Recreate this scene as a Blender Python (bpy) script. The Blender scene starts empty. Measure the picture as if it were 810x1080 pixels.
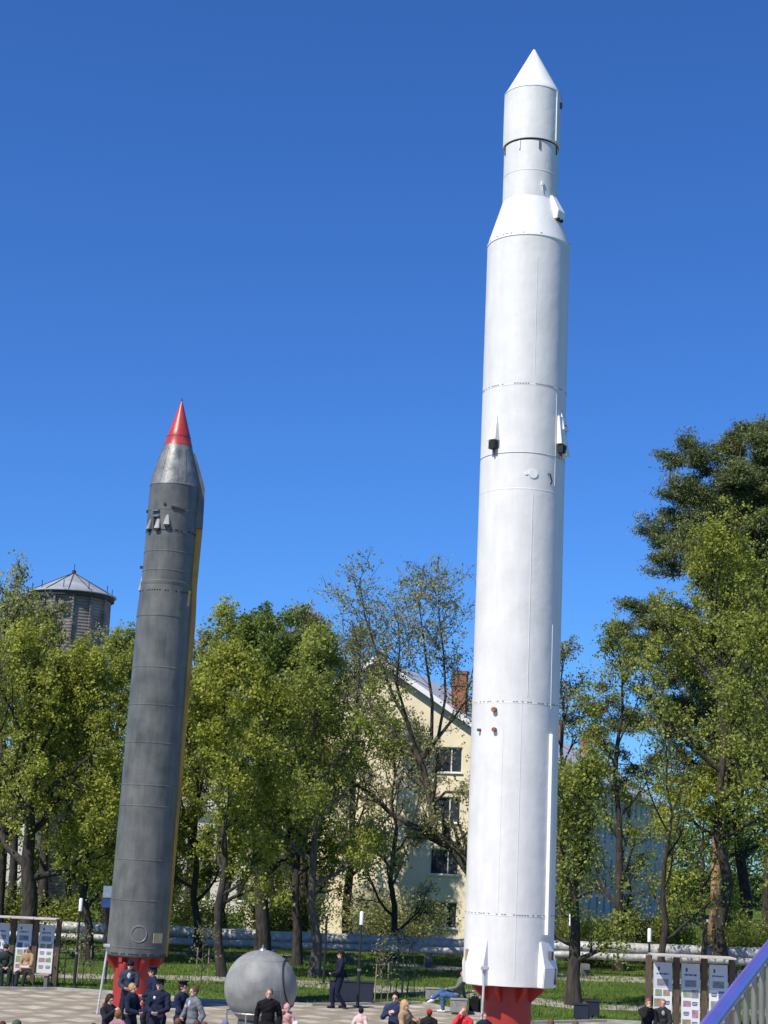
import bpy, bmesh, math, random
import numpy as np
from mathutils import Vector, Matrix
R = math.radians
C = bpy.context.scene.collection
scene = bpy.context.scene

# ------------------------------------------------------------------ camera
F = 1700.0; PITCH = R(12.0); ROLL = R(2.65); CAMZ = 4.8
cp, sp, cr, sr = math.cos(PITCH), math.sin(PITCH), math.cos(ROLL), math.sin(ROLL)
Fw = Vector((0, cp, sp)); Rt = Vector((1, 0, 0)); Up = Vector((0, -sp, cp))
def ray(px, py):
    u, v = px - 405, 540 - py
    return Fw * F + Rt * (u * cr - v * sr) + Up * (u * sr + v * cr)
def ground(px, py, z=0.0):
    d = ray(px, py); t = (z - CAMZ) / d.z
    return Vector((d.x * t, d.y * t, z))
def at(px, py, Y):
    d = ray(px, py); t = Y / d.y
    return Vector((d.x * t, Y, CAMZ + d.z * t))
cam = bpy.data.cameras.new('camera'); co = bpy.data.objects.new('camera', cam); C.objects.link(co)
cam.sensor_fit = 'VERTICAL'; cam.sensor_height = 24; cam.lens = 24 * F / 1080
cam.clip_start = 0.1; cam.clip_end = 3000
Xc = Rt * cr + Up * sr; Yc = -Rt * sr + Up * cr; Zc = -Fw
m = Matrix((Xc, Yc, Zc)).transposed().to_4x4(); m.translation = (0, 0, CAMZ); co.matrix_world = m
scene.camera = co

# ------------------------------------------------------------------ materials
MATS = {}
def mat(name, col, rough=0.6, metal=0.0, var=0.15, scale=6.0, bump=0.0, bscale=40.0, col2=None, lo=0.35, hi=0.65,
        stretch=None, coat=0.0, detail=6):
    if name in MATS: return MATS[name]
    M = bpy.data.materials.new(name); M.use_nodes = True; nt = M.node_tree; N = nt.nodes; L = nt.links
    b = N['Principled BSDF']; b.inputs['Roughness'].default_value = rough; b.inputs['Metallic'].default_value = metal
    b.inputs['Coat Weight'].default_value = coat
    tc = N.new('ShaderNodeTexCoord'); mp = N.new('ShaderNodeMapping'); L.new(tc.outputs['Object'], mp.inputs[0])
    if stretch: mp.inputs['Scale'].default_value = stretch
    n = N.new('ShaderNodeTexNoise'); n.inputs['Scale'].default_value = scale; n.inputs['Detail'].default_value = detail
    L.new(mp.outputs[0], n.inputs[0])
    r = N.new('ShaderNodeValToRGB'); r.color_ramp.elements[0].position = lo; r.color_ramp.elements[1].position = hi
    c2 = col2 if col2 else tuple(min(1, c * (1 + var)) for c in col)
    c1 = col if col2 else tuple(c * (1 - var) for c in col)
    r.color_ramp.elements[0].color = (*c1, 1); r.color_ramp.elements[1].color = (*c2, 1)
    L.new(n.outputs['Fac'], r.inputs[0]); L.new(r.outputs[0], b.inputs['Base Color'])
    if bump:
        n2 = N.new('ShaderNodeTexNoise'); n2.inputs['Scale'].default_value = bscale; n2.inputs['Detail'].default_value = 4
        L.new(mp.outputs[0], n2.inputs[0])
        bp = N.new('ShaderNodeBump'); bp.inputs['Strength'].default_value = 1.0; bp.inputs['Distance'].default_value = bump
        L.new(n2.outputs['Fac'], bp.inputs['Height']); L.new(bp.outputs[0], b.inputs['Normal'])
    MATS[name] = M; return M

def leaf_mat(name, c1, c2, trans=0.35, rough=0.5):
    if name in MATS: return MATS[name]
    M = bpy.data.materials.new(name); M.use_nodes = True; nt = M.node_tree; N = nt.nodes; L = nt.links
    out = N['Material Output']; b = N['Principled BSDF']; b.inputs['Roughness'].default_value = rough
    b.inputs['Specular IOR Level'].default_value = 0.3
    g = N.new('ShaderNodeNewGeometry'); tc = N.new('ShaderNodeTexCoord'); n = N.new('ShaderNodeTexNoise')
    n.inputs['Scale'].default_value = 0.45; n.inputs['Detail'].default_value = 3; L.new(tc.outputs['Object'], n.inputs[0])
    a = N.new('ShaderNodeMath'); a.operation = 'MULTIPLY_ADD'; L.new(g.outputs['Random Per Island'], a.inputs[0])
    a.inputs[1].default_value = 0.55; 
    s = N.new('ShaderNodeMath'); s.operation = 'MULTIPLY_ADD'; s.inputs[1].default_value = 1.6; s.inputs[2].default_value = -0.58
    L.new(n.outputs['Fac'], s.inputs[0]); L.new(s.outputs[0], a.inputs[2])
    r = N.new('ShaderNodeValToRGB'); r.color_ramp.elements[0].position = 0.1; r.color_ramp.elements[1].position = 0.85
    r.color_ramp.elements[0].color = (*c1, 1); r.color_ramp.elements[1].color = (*c2, 1)
    L.new(a.outputs[0], r.inputs[0]); L.new(r.outputs[0], b.inputs['Base Color'])
    t = N.new('ShaderNodeBsdfTranslucent'); L.new(r.outputs[0], t.inputs[0])
    mx = N.new('ShaderNodeMixShader'); mx.inputs[0].default_value = trans
    L.new(b.outputs[0], mx.inputs[1]); L.new(t.outputs[0], mx.inputs[2]); L.new(mx.outputs[0], out.inputs[0])
    MATS[name] = M; return M

# ------------------------------------------------------------------ mesh builder
class MB:
    def __init__(s): s.v = []; s.f = []
    def add(s, vs, fs):
        o = len(s.v); s.v += [tuple(v) for v in vs]; s.f += [tuple(i + o for i in f) for f in fs]; return s
    def box(s, c, size, rz=0.0, mat=None):
        hx, hy, hz = size[0] / 2, size[1] / 2, size[2] / 2
        vs = [Vector((x, y, z)) for x in (-hx, hx) for y in (-hy, hy) for z in (-hz, hz)]
        M = mat if mat is not None else Matrix.Rotation(rz, 3, 'Z')
        vs = [M @ v + Vector(c) for v in vs]
        return s.add(vs, [(0, 1, 3, 2), (4, 6, 7, 5), (0, 4, 5, 1), (2, 3, 7, 6), (0, 2, 6, 4), (1, 5, 7, 3)])
    def lathe(s, prof, n=48, c=(0, 0, 0), a0=0.0):
        vs = []; fs = []; k = len(prof)
        for i in range(n):
            a = a0 + 2 * math.pi * i / n
            for r, z in prof: vs.append((c[0] + r * math.cos(a), c[1] + r * math.sin(a), c[2] + z))
        for i in range(n):
            j = (i + 1) % n
            for q in range(k - 1): fs.append((i * k + q, j * k + q, j * k + q + 1, i * k + q + 1))
        return s.add(vs, fs)
    def tube(s, pts, rad, n=8, cap=True):
        pts = [Vector(p) for p in pts]
        if not hasattr(rad, '__len__'): rad = [rad] * len(pts)
        vs = []; fs = []; prev = None
        for i, p in enumerate(pts):
            d = (pts[min(i + 1, len(pts) - 1)] - pts[max(i - 1, 0)]).normalized()
            if prev is None:
                a = Vector((0, 0, 1)) if abs(d.z) < 0.9 else Vector((1, 0, 0)); x = d.cross(a).normalized()
            else: x = (prev - d * prev.dot(d)).normalized()
            prev = x; y = d.cross(x)
            for k in range(n):
                an = 2 * math.pi * k / n; vs.append(p + (x * math.cos(an) + y * math.sin(an)) * rad[i])
        for i in range(len(pts) - 1):
            for k in range(n):
                j = (k + 1) % n; fs.append((i * n + k, i * n + j, (i + 1) * n + j, (i + 1) * n + k))
        if cap: fs.append(tuple(range(n - 1, -1, -1))); fs.append(tuple(range((len(pts) - 1) * n, len(pts) * n)))
        return s.add(vs, fs)
    def ell(s, c, r, M=None, n=14, k=9):
        vs = []; fs = []
        for i in range(k + 1):
            t = math.pi * i / k
            for j in range(n):
                a = 2 * math.pi * j / n
                v = Vector((r[0] * math.sin(t) * math.cos(a), r[1] * math.sin(t) * math.sin(a), r[2] * math.cos(t)))
                if M is not None: v = M @ v
                vs.append(v + Vector(c))
        for i in range(k):
            for j in range(n):
                q = (j + 1) % n; fs.append((i * n + j, (i + 1) * n + j, (i + 1) * n + q, i * n + q))
        return s.add(vs, fs)
    def cap(s, a, b, ra, rb, n=12):
        a, b = Vector(a), Vector(b); d = (b - a); L = d.length; d = d / max(L, 1e-6)
        pts = []; rad = []
        for t in (90, 60, 30): pts.append(a - d * ra * math.sin(R(t)) * (1 if t < 90 else .995)); rad.append(ra * max(math.cos(R(t)), 0.08))
        pts.append(a); rad.append(ra)
        if L > .12: pts.append(a.lerp(b, .5)); rad.append((ra + rb) / 2)
        pts.append(b); rad.append(rb)
        for t in (30, 60, 90): pts.append(b + d * rb * math.sin(R(t)) * (1 if t < 90 else .995)); rad.append(rb * max(math.cos(R(t)), 0.08))
        return s.tube(pts, rad, n)
    def prism(s, poly, ax, depth, org):        # poly in (x,z) local plane extruded along ax; org Matrix 4x4
        n = len(poly); vs = [org @ Vector((x, -depth / 2, z)) for x, z in poly] + [org @ Vector((x, depth / 2, z)) for x, z in poly]
        return s.add(vs, [tuple(range(n)), tuple(range(2 * n - 1, n - 1, -1))] + [(i, i + n, (i + 1) % n + n, (i + 1) % n) for i in range(n)])
    def build(s, name, m, parent=None, smooth=None, fix=True, bevel=0):
        me = bpy.data.meshes.new(name); me.from_pydata(s.v, [], s.f)
        if fix or bevel:
            bm = bmesh.new(); bm.from_mesh(me)
            if bevel: bmesh.ops.bevel(bm, geom=bm.edges[:], offset=bevel, segments=2, affect='EDGES', clamp_overlap=True)
            bmesh.ops.recalc_face_normals(bm, faces=bm.faces[:]); bm.to_mesh(me); bm.free()
        me.materials.append(m); me.update()
        if smooth is not None:
            me.polygons.foreach_set('use_smooth', [True] * len(me.polygons)); me.set_sharp_from_angle(angle=R(smooth))
        o = bpy.data.objects.new(name, me); C.objects.link(o)
        if parent is not None: o.parent = parent
        return o
def thing(name, label, cat, loc=(0, 0, 0), rz=0.0, group=None):
    o = bpy.data.objects.new(name, None); C.objects.link(o); o.location = loc; o.rotation_euler = (0, 0, rz)
    o.empty_display_size = .3; o['label'] = label; o['category'] = cat
    if group: o['group'] = group
    return o
def tag(o, label, cat, group=None):
    o['label'] = label; o['category'] = cat
    if group: o['group'] = group
    return o
def dup(root, loc, rz, label):
    r = root.copy(); C.objects.link(r); r.location = loc; r.rotation_euler = (0, 0, rz); r['label'] = label
    for ch in list(root.children):
        c = ch.copy(); C.objects.link(c); c.parent = r
        for g in list(ch.children):
            d = g.copy(); C.objects.link(d); d.parent = c
    return r

# ------------------------------------------------------------------ light
SUN_EL, SUN_AZ = R(50), R(44)      # sun behind the camera, to the left
sdir = Vector((-math.sin(SUN_AZ) * math.cos(SUN_EL), -math.cos(SUN_AZ) * math.cos(SUN_EL), math.sin(SUN_EL)))
sl = bpy.data.lights.new('sun', 'SUN'); sl.energy = 5.0; sl.angle = R(.53); sl.color = (1, .93, .82)
so = bpy.data.objects.new('sun', sl); C.objects.link(so); so.rotation_euler = sdir.to_track_quat('Z', 'Y').to_euler()
w = bpy.data.worlds.new('World'); scene.world = w; w.use_nodes = True; nt = w.node_tree
bg = nt.nodes['Background']; bg.inputs['Strength'].default_value = .1
sk = nt.nodes.new('ShaderNodeTexSky'); sk.sky_type = 'NISHITA'; sk.sun_disc = False
sk.sun_elevation = SUN_EL; sk.sun_rotation = math.atan2(sdir.x, sdir.y)
sk.air_density = 1.0; sk.dust_density = 0.15; sk.ozone_density = 3.0; sk.altitude = 200
hs = nt.nodes.new('ShaderNodeMix'); hs.data_type = 'RGBA'; hs.blend_type = 'MULTIPLY'; hs.inputs[0].default_value = 1.0; hs.clamp_result = False
hs.inputs[7].default_value = (.37, .76, 1.38, 1)      # deep spring blue
nt.links.new(sk.outputs[0], hs.inputs[6]); nt.links.new(hs.outputs[2], bg.inputs['Color'])
scene.view_settings.view_transform = 'Standard'; scene.view_settings.look = 'None'
scene.view_settings.exposure = 0.12; scene.view_settings.gamma = 1.0

# ------------------------------------------------------------------ ground
def grass_material():
    M = bpy.data.materials.new('lawn'); M.use_nodes = True; nt = M.node_tree; N = nt.nodes; L = nt.links
    b = N['Principled BSDF']; b.inputs['Roughness'].default_value = .9; b.inputs['Specular IOR Level'].default_value = .1
    tc = N.new('ShaderNodeTexCoord')
    n1 = N.new('ShaderNodeTexNoise'); n1.inputs['Scale'].default_value = .35; n1.inputs['Detail'].default_value = 8; L.new(tc.outputs['Object'], n1.inputs[0])
    n2 = N.new('ShaderNodeTexNoise'); n2.inputs['Scale'].default_value = 6; n2.inputs['Detail'].default_value = 6; L.new(tc.outputs['Object'], n2.inputs[0])
    r1 = N.new('ShaderNodeValToRGB'); e = r1.color_ramp.elements
    e[0].position = .3; e[0].color = (.10, .085, .045, 1); e[1].position = .62; e[1].color = (.115, .185, .03, 1)
    x = e.new(.45); x.color = (.07, .125, .022, 1)
    L.new(n1.outputs['Fac'], r1.inputs[0])
    r2 = N.new('ShaderNodeValToRGB'); r2.color_ramp.elements[0].position = .3; r2.color_ramp.elements[0].color = (.45, .45, .45, 1)
    r2.color_ramp.elements[1].position = .7; r2.color_ramp.elements[1].color = (1.25, 1.25, 1.2, 1); L.new(n2.outputs['Fac'], r2.inputs[0])
    mx = N.new('ShaderNodeMix'); mx.data_type = 'RGBA'; mx.blend_type = 'MULTIPLY'; mx.inputs[0].default_value = 1
    L.new(r1.outputs[0], mx.inputs[6]); L.new(r2.outputs[0], mx.inputs[7]); L.new(mx.outputs[2], b.inputs['Base Color'])
    bp = N.new('ShaderNodeBump'); bp.inputs['Distance'].default_value = .08; L.new(n2.outputs['Fac'], bp.inputs['Height']); L.new(bp.outputs[0], b.inputs['Normal'])
    return M
g = MB(); g.add([(-1500, -300, 0), (1500, -300, 0), (1500, 2500, 0), (-1500, 2500, 0)], [(0, 1, 2, 3)])
go = g.build('ground', grass_material()); go['kind'] = 'structure'

def paving_material():
    M = bpy.data.materials.new('paving'); M.use_nodes = True; nt = M.node_tree; N = nt.nodes; L = nt.links
    b = N['Principled BSDF']; b.inputs['Roughness'].default_value = .85
    tc = N.new('ShaderNodeTexCoord'); mp = N.new('ShaderNodeMapping'); mp.inputs['Rotation'].default_value = (0, 0, R(38))
    L.new(tc.outputs['Object'], mp.inputs[0])
    ck = N.new('ShaderNodeTexBrick'); ck.inputs['Scale'].default_value = 1.0; L.new(mp.outputs[0], ck.inputs[0]); ck.offset = .5; ck.inputs['Brick Width'].default_value = 1.3; ck.inputs['Row Height'].default_value = 1.15; ck.inputs['Mortar Size'].default_value = .27; ck.inputs['Mortar Smooth'].default_value = 0; ck.inputs['Mortar'].default_value = (.37, .32, .235, 1)
    ck.inputs['Color1'].default_value = (.64, .56, .44, 1); ck.inputs['Color2'].default_value = (.50, .45, .36, 1)
    br = N.new('ShaderNodeTexBrick'); br.inputs['Scale'].default_value = 2.3; br.offset = 0; br.inputs['Mortar Size'].default_value = .02
    br.inputs['Color1'].default_value = (1, 1, 1, 1); br.inputs['Color2'].default_value = (.82, .82, .82, 1); br.inputs['Mortar'].default_value = (.55, .53, .5, 1)
    br.inputs['Brick Width'].default_value = .5; br.inputs['Row Height'].default_value = .5
    L.new(mp.outputs[0], br.inputs[0])
    n = N.new('ShaderNodeTexNoise'); n.inputs['Scale'].default_value = 1.3; n.inputs['Detail'].default_value = 8; L.new(tc.outputs['Object'], n.inputs[0])
    r = N.new('ShaderNodeValToRGB'); r.color_ramp.elements[0].position = .35; r.color_ramp.elements[0].color = (.72, .72, .73, 1)
    r.color_ramp.elements[1].position = .65; r.color_ramp.elements[1].color = (1.05, 1.04, 1.0, 1); L.new(n.outputs['Fac'], r.inputs[0])
    m1 = N.new('ShaderNodeMix'); m1.data_type = 'RGBA'; m1.blend_type = 'MULTIPLY'; m1.inputs[0].default_value = 1
    m2 = N.new('ShaderNodeMix'); m2.data_type = 'RGBA'; m2.blend_type = 'MULTIPLY'; m2.inputs[0].default_value = 1
    L.new(ck.outputs[0], m1.inputs[6]); L.new(br.outputs[0], m1.inputs[7]); L.new(m1.outputs[2], m2.inputs[6]); L.new(r.outputs[0], m2.inputs[7])
    L.new(m2.outputs[2], b.inputs['Base Color'])
    return M
edge = [(-400, 1041), (-60, 1043), (60, 1044), (110, 1047), (215, 1056), (330, 1061), (445, 1059), (480, 1067), (560, 1080), (640, 1078), (760, 1084), (1000, 1093)]
ep = [ground(x, y, .004) for x, y in edge]
g = MB(); vs = []; fs = []
for p in ep: vs += [p, Vector((p.x, -20, .004))]
for i in range(len(ep) - 1): fs.append((2 * i, 2 * i + 1, 2 * i + 3, 2 * i + 2))
g.add(vs, fs); pl = g.build('plaza_pavement', paving_material()); pl['kind'] = 'structure'
kb = MB()
for a, b in zip(ep[:-1], ep[1:]):
    d = (b - a); n = Vector((-d.y, d.x, 0)).normalized(); c = (a + b) / 2 + n * .07
    kb.box((c.x, c.y, .03), (d.length, .12, .10), math.atan2(d.y, d.x))
kb.build('kerb', mat('kerb_stone', (.36, .35, .33), .85, scale=5, bump=.004))['kind'] = 'structure'
pm = mat('path_gravel', (.33, .30, .25), .95, var=.2, scale=2.5, bump=.01, bscale=60)
def path(name, pts, wpx):
    vs = []; fs = []
    for x, y, h in pts:
        vs += [ground(x, y - h, .004), ground(x, y + h, .004)]
    for i in range(len(pts) - 1): fs.append((2 * i, 2 * i + 1, 2 * i + 3, 2 * i + 2))
    g = MB(); g.add(vs, fs); o = g.build(name, pm); o['kind'] = 'structure'
path('path', [(-80, 1026, 2.5), (60, 1029, 2.5), (225, 1032, 2.5), (330, 1038, 3.5), (400, 1043, 4), (490, 1047, 4), (600, 1060, 3.5), (700, 1064, 3), (900, 1072, 3)], 3)
path('path', [(-80, 998, 1.5), (110, 1003, 1.6), (330, 1010, 2), (480, 1022, 2.5), (600, 1031, 3.2), (700, 1034, 3), (900, 1042, 3)], 3)

# ------------------------------------------------------------------ leaf meshes / trees
def quads_mesh(name, cen, size, rng, asp=0.7, flat=0.0):
    n = len(cen)
    a = rng.normal(size=(n, 3)); a[:, 2] *= (1 - flat); a /= np.linalg.norm(a, axis=1)[:, None]
    b = rng.normal(size=(n, 3)); b -= a * (a * b).sum(1)[:, None]; b /= np.linalg.norm(b, axis=1)[:, None]
    c = np.cross(a, b); s = size * rng.uniform(.6, 1.25, size=n)[:, None]
    v = np.empty((n, 4, 3)); v[:, 0] = cen - a * s * .5; v[:, 1] = cen + b * s * asp * .5 + c * s * .08
    v[:, 2] = cen + a * s * .5; v[:, 3] = cen - b * s * asp * .5 + c * s * .08
    me = bpy.data.meshes.new(name); me.vertices.add(4 * n); me.vertices.foreach_set('co', v.reshape(-1))
    me.loops.add(4 * n); me.loops.foreach_set('vertex_index', np.arange(4 * n, dtype=np.int32))
    me.polygons.add(n); me.polygons.foreach_set('loop_start', np.arange(0, 4 * n, 4, dtype=np.int32))
    me.update(calc_edges=True); return me
GA = 2.39996
def grow_branch(rng, p, d, L, up, seg, jit):
    pts = [np.array(p, float)]; d = np.array(d, float)
    for i in range(seg):
        d = d + rng.normal(size=3) * jit + np.array((0, 0, up)); d /= np.linalg.norm(d)
        pts.append(pts[-1] + d * L / seg)
    return pts
def perp_dir(rng, d, ang):
    x = rng.normal(size=3); x -= d * x.dot(d); x /= np.linalg.norm(x)
    v = d * math.cos(ang) + x * math.sin(ang); return v / np.linalg.norm(v)
def along(pts, t):
    k = t * (len(pts) - 1); i = min(int(k), len(pts) - 2); f = k - i
    d = pts[i + 1] - pts[i]; return pts[i] * (1 - f) + pts[i + 1] * f, d / np.linalg.norm(d)
def tree(name, label, base, H, Rc, seed, lm, bm_, start=.22, limbs=11, leaves=42, lsize=.14, spread=.36, rtrunk=None, lean=(0, 0),
         up=.10, custom=None, asp=.7, group='park trees', cat='tree', twigs=6, flat=0, top=.95, subs=6, clus=3.2, sig=.15, twr=1.0):
    rng = np.random.default_rng(seed); random.seed(seed)
    root = thing(name, label, cat, base, 0, group)
    wood = MB(); cen = []
    r0 = rtrunk or H * .016
    mains = []
    if custom is None:
        nseg = 9; pts = [np.zeros(3)]
        for i in range(nseg):
            k = (i + 1) / nseg
            pts.append(np.array((lean[0] * k * H + rng.normal() * .12 * H / 15, lean[1] * k * H + rng.normal() * .12 * H / 15, H * top * k)))
        rad = [r0 * (1.25 if i == 0 else 1) * (1 - .93 * (i / nseg) ** .9) for i in range(nseg + 1)]
        wood.tube(pts, rad, 9)
        for i in range(limbs):
            t = start + (1 - start) * ((i + .3 * rng.random()) / limbs) * .97
            p, d = along(pts, t); a = GA * i + rng.normal() * .35
            q = (t - start) / (1 - start)
            env = math.sin(math.pi * min(1, .22 + .78 * (1 - q)) * .62 + .15) if q > .35 else .72 + .8 * q
            el = R(28 + 40 * q + rng.normal() * 7)
            L = Rc * env * rng.uniform(.82, 1.12) * (1.1 if q < .7 else 1 - .35 * (q - .7) / .3)
            dd = np.array((math.cos(a) * math.cos(el), math.sin(a) * math.cos(el), math.sin(el)))
            bp = grow_branch(rng, p, dd, L, up, 6, .13); rb = max(.025, r0 * (1 - .8 * q) * .45)
            wood.tube(bp, [rb * (1 - .85 * j / 6) for j in range(7)], 6); mains.append((bp, L, rb))
        mains.append((pts[-4:], H * .2, r0 * .2))
    else:
        for pts, rads in custom:
            pts = [np.array(p, float) for p in pts]; wood.tube(pts, rads, 8)
            L = sum(np.linalg.norm(pts[i + 1] - pts[i]) for i in range(len(pts) - 1)); mains.append((pts, L, rads[-1] * 2.2))
    for bp, L, rb in mains:
        ns = subs if custom is None else max(4, int(L * subs / 4.5))
        for s in range(ns):
            t = .22 + .78 * (s + rng.random()) / ns if custom is None else .3 + .7 * (s + rng.random()) / ns
            p, d = along(bp, min(t, .999)); L2 = min(L, 5.5) * .48 * (1.15 - .55 * t) * rng.uniform(.7, 1.25)
            sb = grow_branch(rng, p, perp_dir(rng, d, R(rng.uniform(28, 62))), L2, up * .9, 4, .17)
            r2 = max(.014, rb * .45 * (1 - .5 * t)); wood.tube(sb, [r2 * (1 - .75 * j / 4) for j in range(5)], 4, False)
            for q in range(twigs):
                t2 = .2 + .8 * (q + rng.random()) / twigs
                p2, d2 = along(sb, min(t2, .999)); L3 = max(.45, L2 * .42 * rng.uniform(.6, 1.3))
                tb = grow_branch(rng, p2, perp_dir(rng, d2, R(rng.uniform(25, 65))), L3, up, 3, .2)
                wood.tube(tb, [.013 * twr, .010 * twr, .007 * twr, .003], 3, False)
                nl = int(leaves * 1.55 * rng.uniform(.35, 1.5))
                if nl:
                    P = np.array(tb); kc = max(2, int(L3 * clus)); tc_ = rng.random(kc) * .8 + .25
                    idx = np.clip(tc_ * 3, 0, 2.999); ii = idx.astype(int); ff = (idx - ii)[:, None]
                    cc = P[ii] * (1 - ff) + P[ii + 1] * ff + rng.normal(size=(kc, 3)) * spread * .45
                    ki = rng.integers(0, kc, nl); cs = rng.uniform(.55, 1.3, kc)[ki][:, None]
                    off = rng.normal(size=(nl, 3)) * sig * cs * np.array((1.15, 1.15, .75)); off[:, 2] -= .35 * (off[:, 0] ** 2 + off[:, 1] ** 2) / sig
                    cen.append(cc[ki] + off)
    wood.build('trunk', bm_, root, smooth=60, fix=False)
    cen = np.concatenate(cen) if cen else np.zeros((0, 3))
    cen = cen[cen[:, 2] > .25]
    me = quads_mesh('crown', cen, lsize, rng, asp, flat); me.materials.append(lm)
    o = bpy.data.objects.new('crown', me); C.objects.link(o); o.parent = root
    return root

bark = mat('bark', (.022, .018, .014), .95, col2=(.065, .054, .043), scale=9, stretch=(1, 1, .25), bump=.03, bscale=14)
bark_pale = mat('bark_pale', (.06, .05, .04), .95, col2=(.15, .125, .10), scale=9, stretch=(1, 1, .25), bump=.03, bscale=14)
bark_pine = mat('bark_pine', (.20, .115, .065), .95, col2=(.42, .25, .15), scale=7, stretch=(1, 1, .35), bump=.03, bscale=12)
L_maple = leaf_mat('leaf_maple', (.16, .20, .03), (.52, .54, .09), .46)
L_green = leaf_mat('leaf_green', (.11, .155, .03), (.42, .46, .09), .46)
L_deep = leaf_mat('leaf_deep', (.06, .10, .022), (.26, .33, .06), .42)
L_thin = leaf_mat('leaf_thin', (.20, .22, .08), (.50, .50, .20), .48)
L_russet = leaf_mat('leaf_russet', (.25, .22, .07), (.55, .46, .16), .45)
L_pine = leaf_mat('pine_needles', (.06, .085, .03), (.23, .265, .09), .2)

def tree_px(label, bx, by, ty, Rc, seed, lm, name='tree', Y=None, tx=None, **k):
    b = ground(bx, by) if Y is None else Vector((at(bx, 900, Y).x, Y, 0))
    tx = bx if tx is None else tx
    H = at(tx, ty, b.y).z
    b2 = at(tx, ty, b.y).x - b.x
    k.setdefault('lean', (b2 / H, 0))
    return tree(name, label, b, H * .96, Rc, seed, lm, k.pop('bark', bark), **k)

# left-hand group
tree_px('big dark-trunked maple behind the left notice boards', 28, 1012, 690, 5.2, 11, L_maple, tx=34, rtrunk=.42, limbs=13, leaves=36, start=.27)
tree_px('thin-topped tall tree reaching up left of the water tower', 6, 1008, 588, 3.6, 12, L_thin, Y=72, tx=10, limbs=12, leaves=8, sig=.10, twigs=8, twr=1.4, start=.3, up=.18)
tree_px('airy tall tree in front of the water tower, its twigs crossing the tower roof edge', 50, 1000, 606, 2.6, 13, L_thin, Y=80, tx=48, limbs=12, leaves=5, sig=.10, twigs=8, twr=1.4, start=.35, up=.2)
tree_px('slim bright green tree left of the grey rocket, trunk beside the black lamp', 93, 1013, 690, 3.6, 14, L_maple, limbs=11, leaves=40, start=.16)
tree_px('bushy tree touching the left flank of the grey rocket', 126, 1004, 655, 4.2, 15, L_green, Y=76, limbs=12, leaves=44, start=.12)
tree_px('bushy tree behind the big maple at the left edge of the park', -12, 1004, 640, 4.5, 16, L_green, Y=82, limbs=12, leaves=40, start=.1)
tree_px('full-crowned tree below the water tower', 78, 1000, 690, 4.8, 17, L_maple, Y=88, limbs=13, leaves=46, start=.1)
tree_px('sparse russet-budded tree between water tower and grey rocket', 118, 1000, 646, 3.2, 18, L_thin, Y=95, limbs=11, leaves=18, start=.2)
tree_px('tall feathery tree rising between the big maple and the tower', 20, 1004, 622, 3.6, 19, L_maple, Y=78, tx=22, limbs=13, leaves=18, start=.35, twigs=7, up=.16)
# middle group
tree_px('small leafy tree just right of the yellow strip of the grey rocket', 208, 1011, 700, 3.4, 21, L_green, limbs=11, leaves=44, start=.18)
tree_px('straight tree above the pipe with its trunk left of the grey sphere', 234, 1030, 676, 3.6, 22, L_maple, limbs=11, leaves=36, start=.25)
tree_px('dark forked tree rising straight behind the grey sphere', 276, 1018, 652, 4.8, 23, L_deep, limbs=13, leaves=48, start=.26, rtrunk=.36)
tree_px('tree with pale sunlit lower trunk right of the grey sphere', 331, 1031, 668, 3.8, 24, L_green, limbs=11, leaves=36, start=.28, bark=bark_pale, rtrunk=.22)
tree_px('dark slim tree between the sphere and the pale-trunked tree', 313, 1019, 664, 3.4, 25, L_deep, limbs=10, leaves=38, start=.28)
tree_px('yellow-topped tree behind the grey rocket, crown right of its flank', 243, 1000, 640, 4.6, 26, L_maple, Y=84, tx=250, limbs=13, leaves=34, twr=1.3, start=.12)
tree_px('russet-topped tree left of the cream gable', 322, 1000, 628, 4.0, 27, L_russet, Y=86, limbs=13, leaves=26, start=.12, up=.15)
tree_px('thin tall tree whose twigs stand above the gable peak', 372, 1000, 640, 3.4, 28, L_thin, Y=90, tx=378, limbs=12, leaves=9, sig=.10, twigs=8, twr=1.4, start=.2, up=.2)
tree_px('grey-green tree half hidden by the grey rocket', 205, 1000, 644, 3.4, 29, L_thin, Y=92, tx=208, limbs=11, leaves=24, start=.15, up=.15)
tree_px('thick leafy tree filling the space behind the sphere', 290, 1000, 680, 4.6, 30, L_green, Y=95, limbs=13, leaves=44, start=.06)
tree_px('leafy tree far behind the left end of the silver pipe', 160, 1000, 690, 4.6, 31, L_green, Y=98, limbs=12, leaves=40, start=.06)

tree_px('thin young-leaved tree screening the lower windows of the cream gable', 420, 1004, 742, 3.6, 33, L_thin, Y=78, tx=415, limbs=13, leaves=9, sig=.1, twigs=9, twr=1.5, start=.1)
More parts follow.
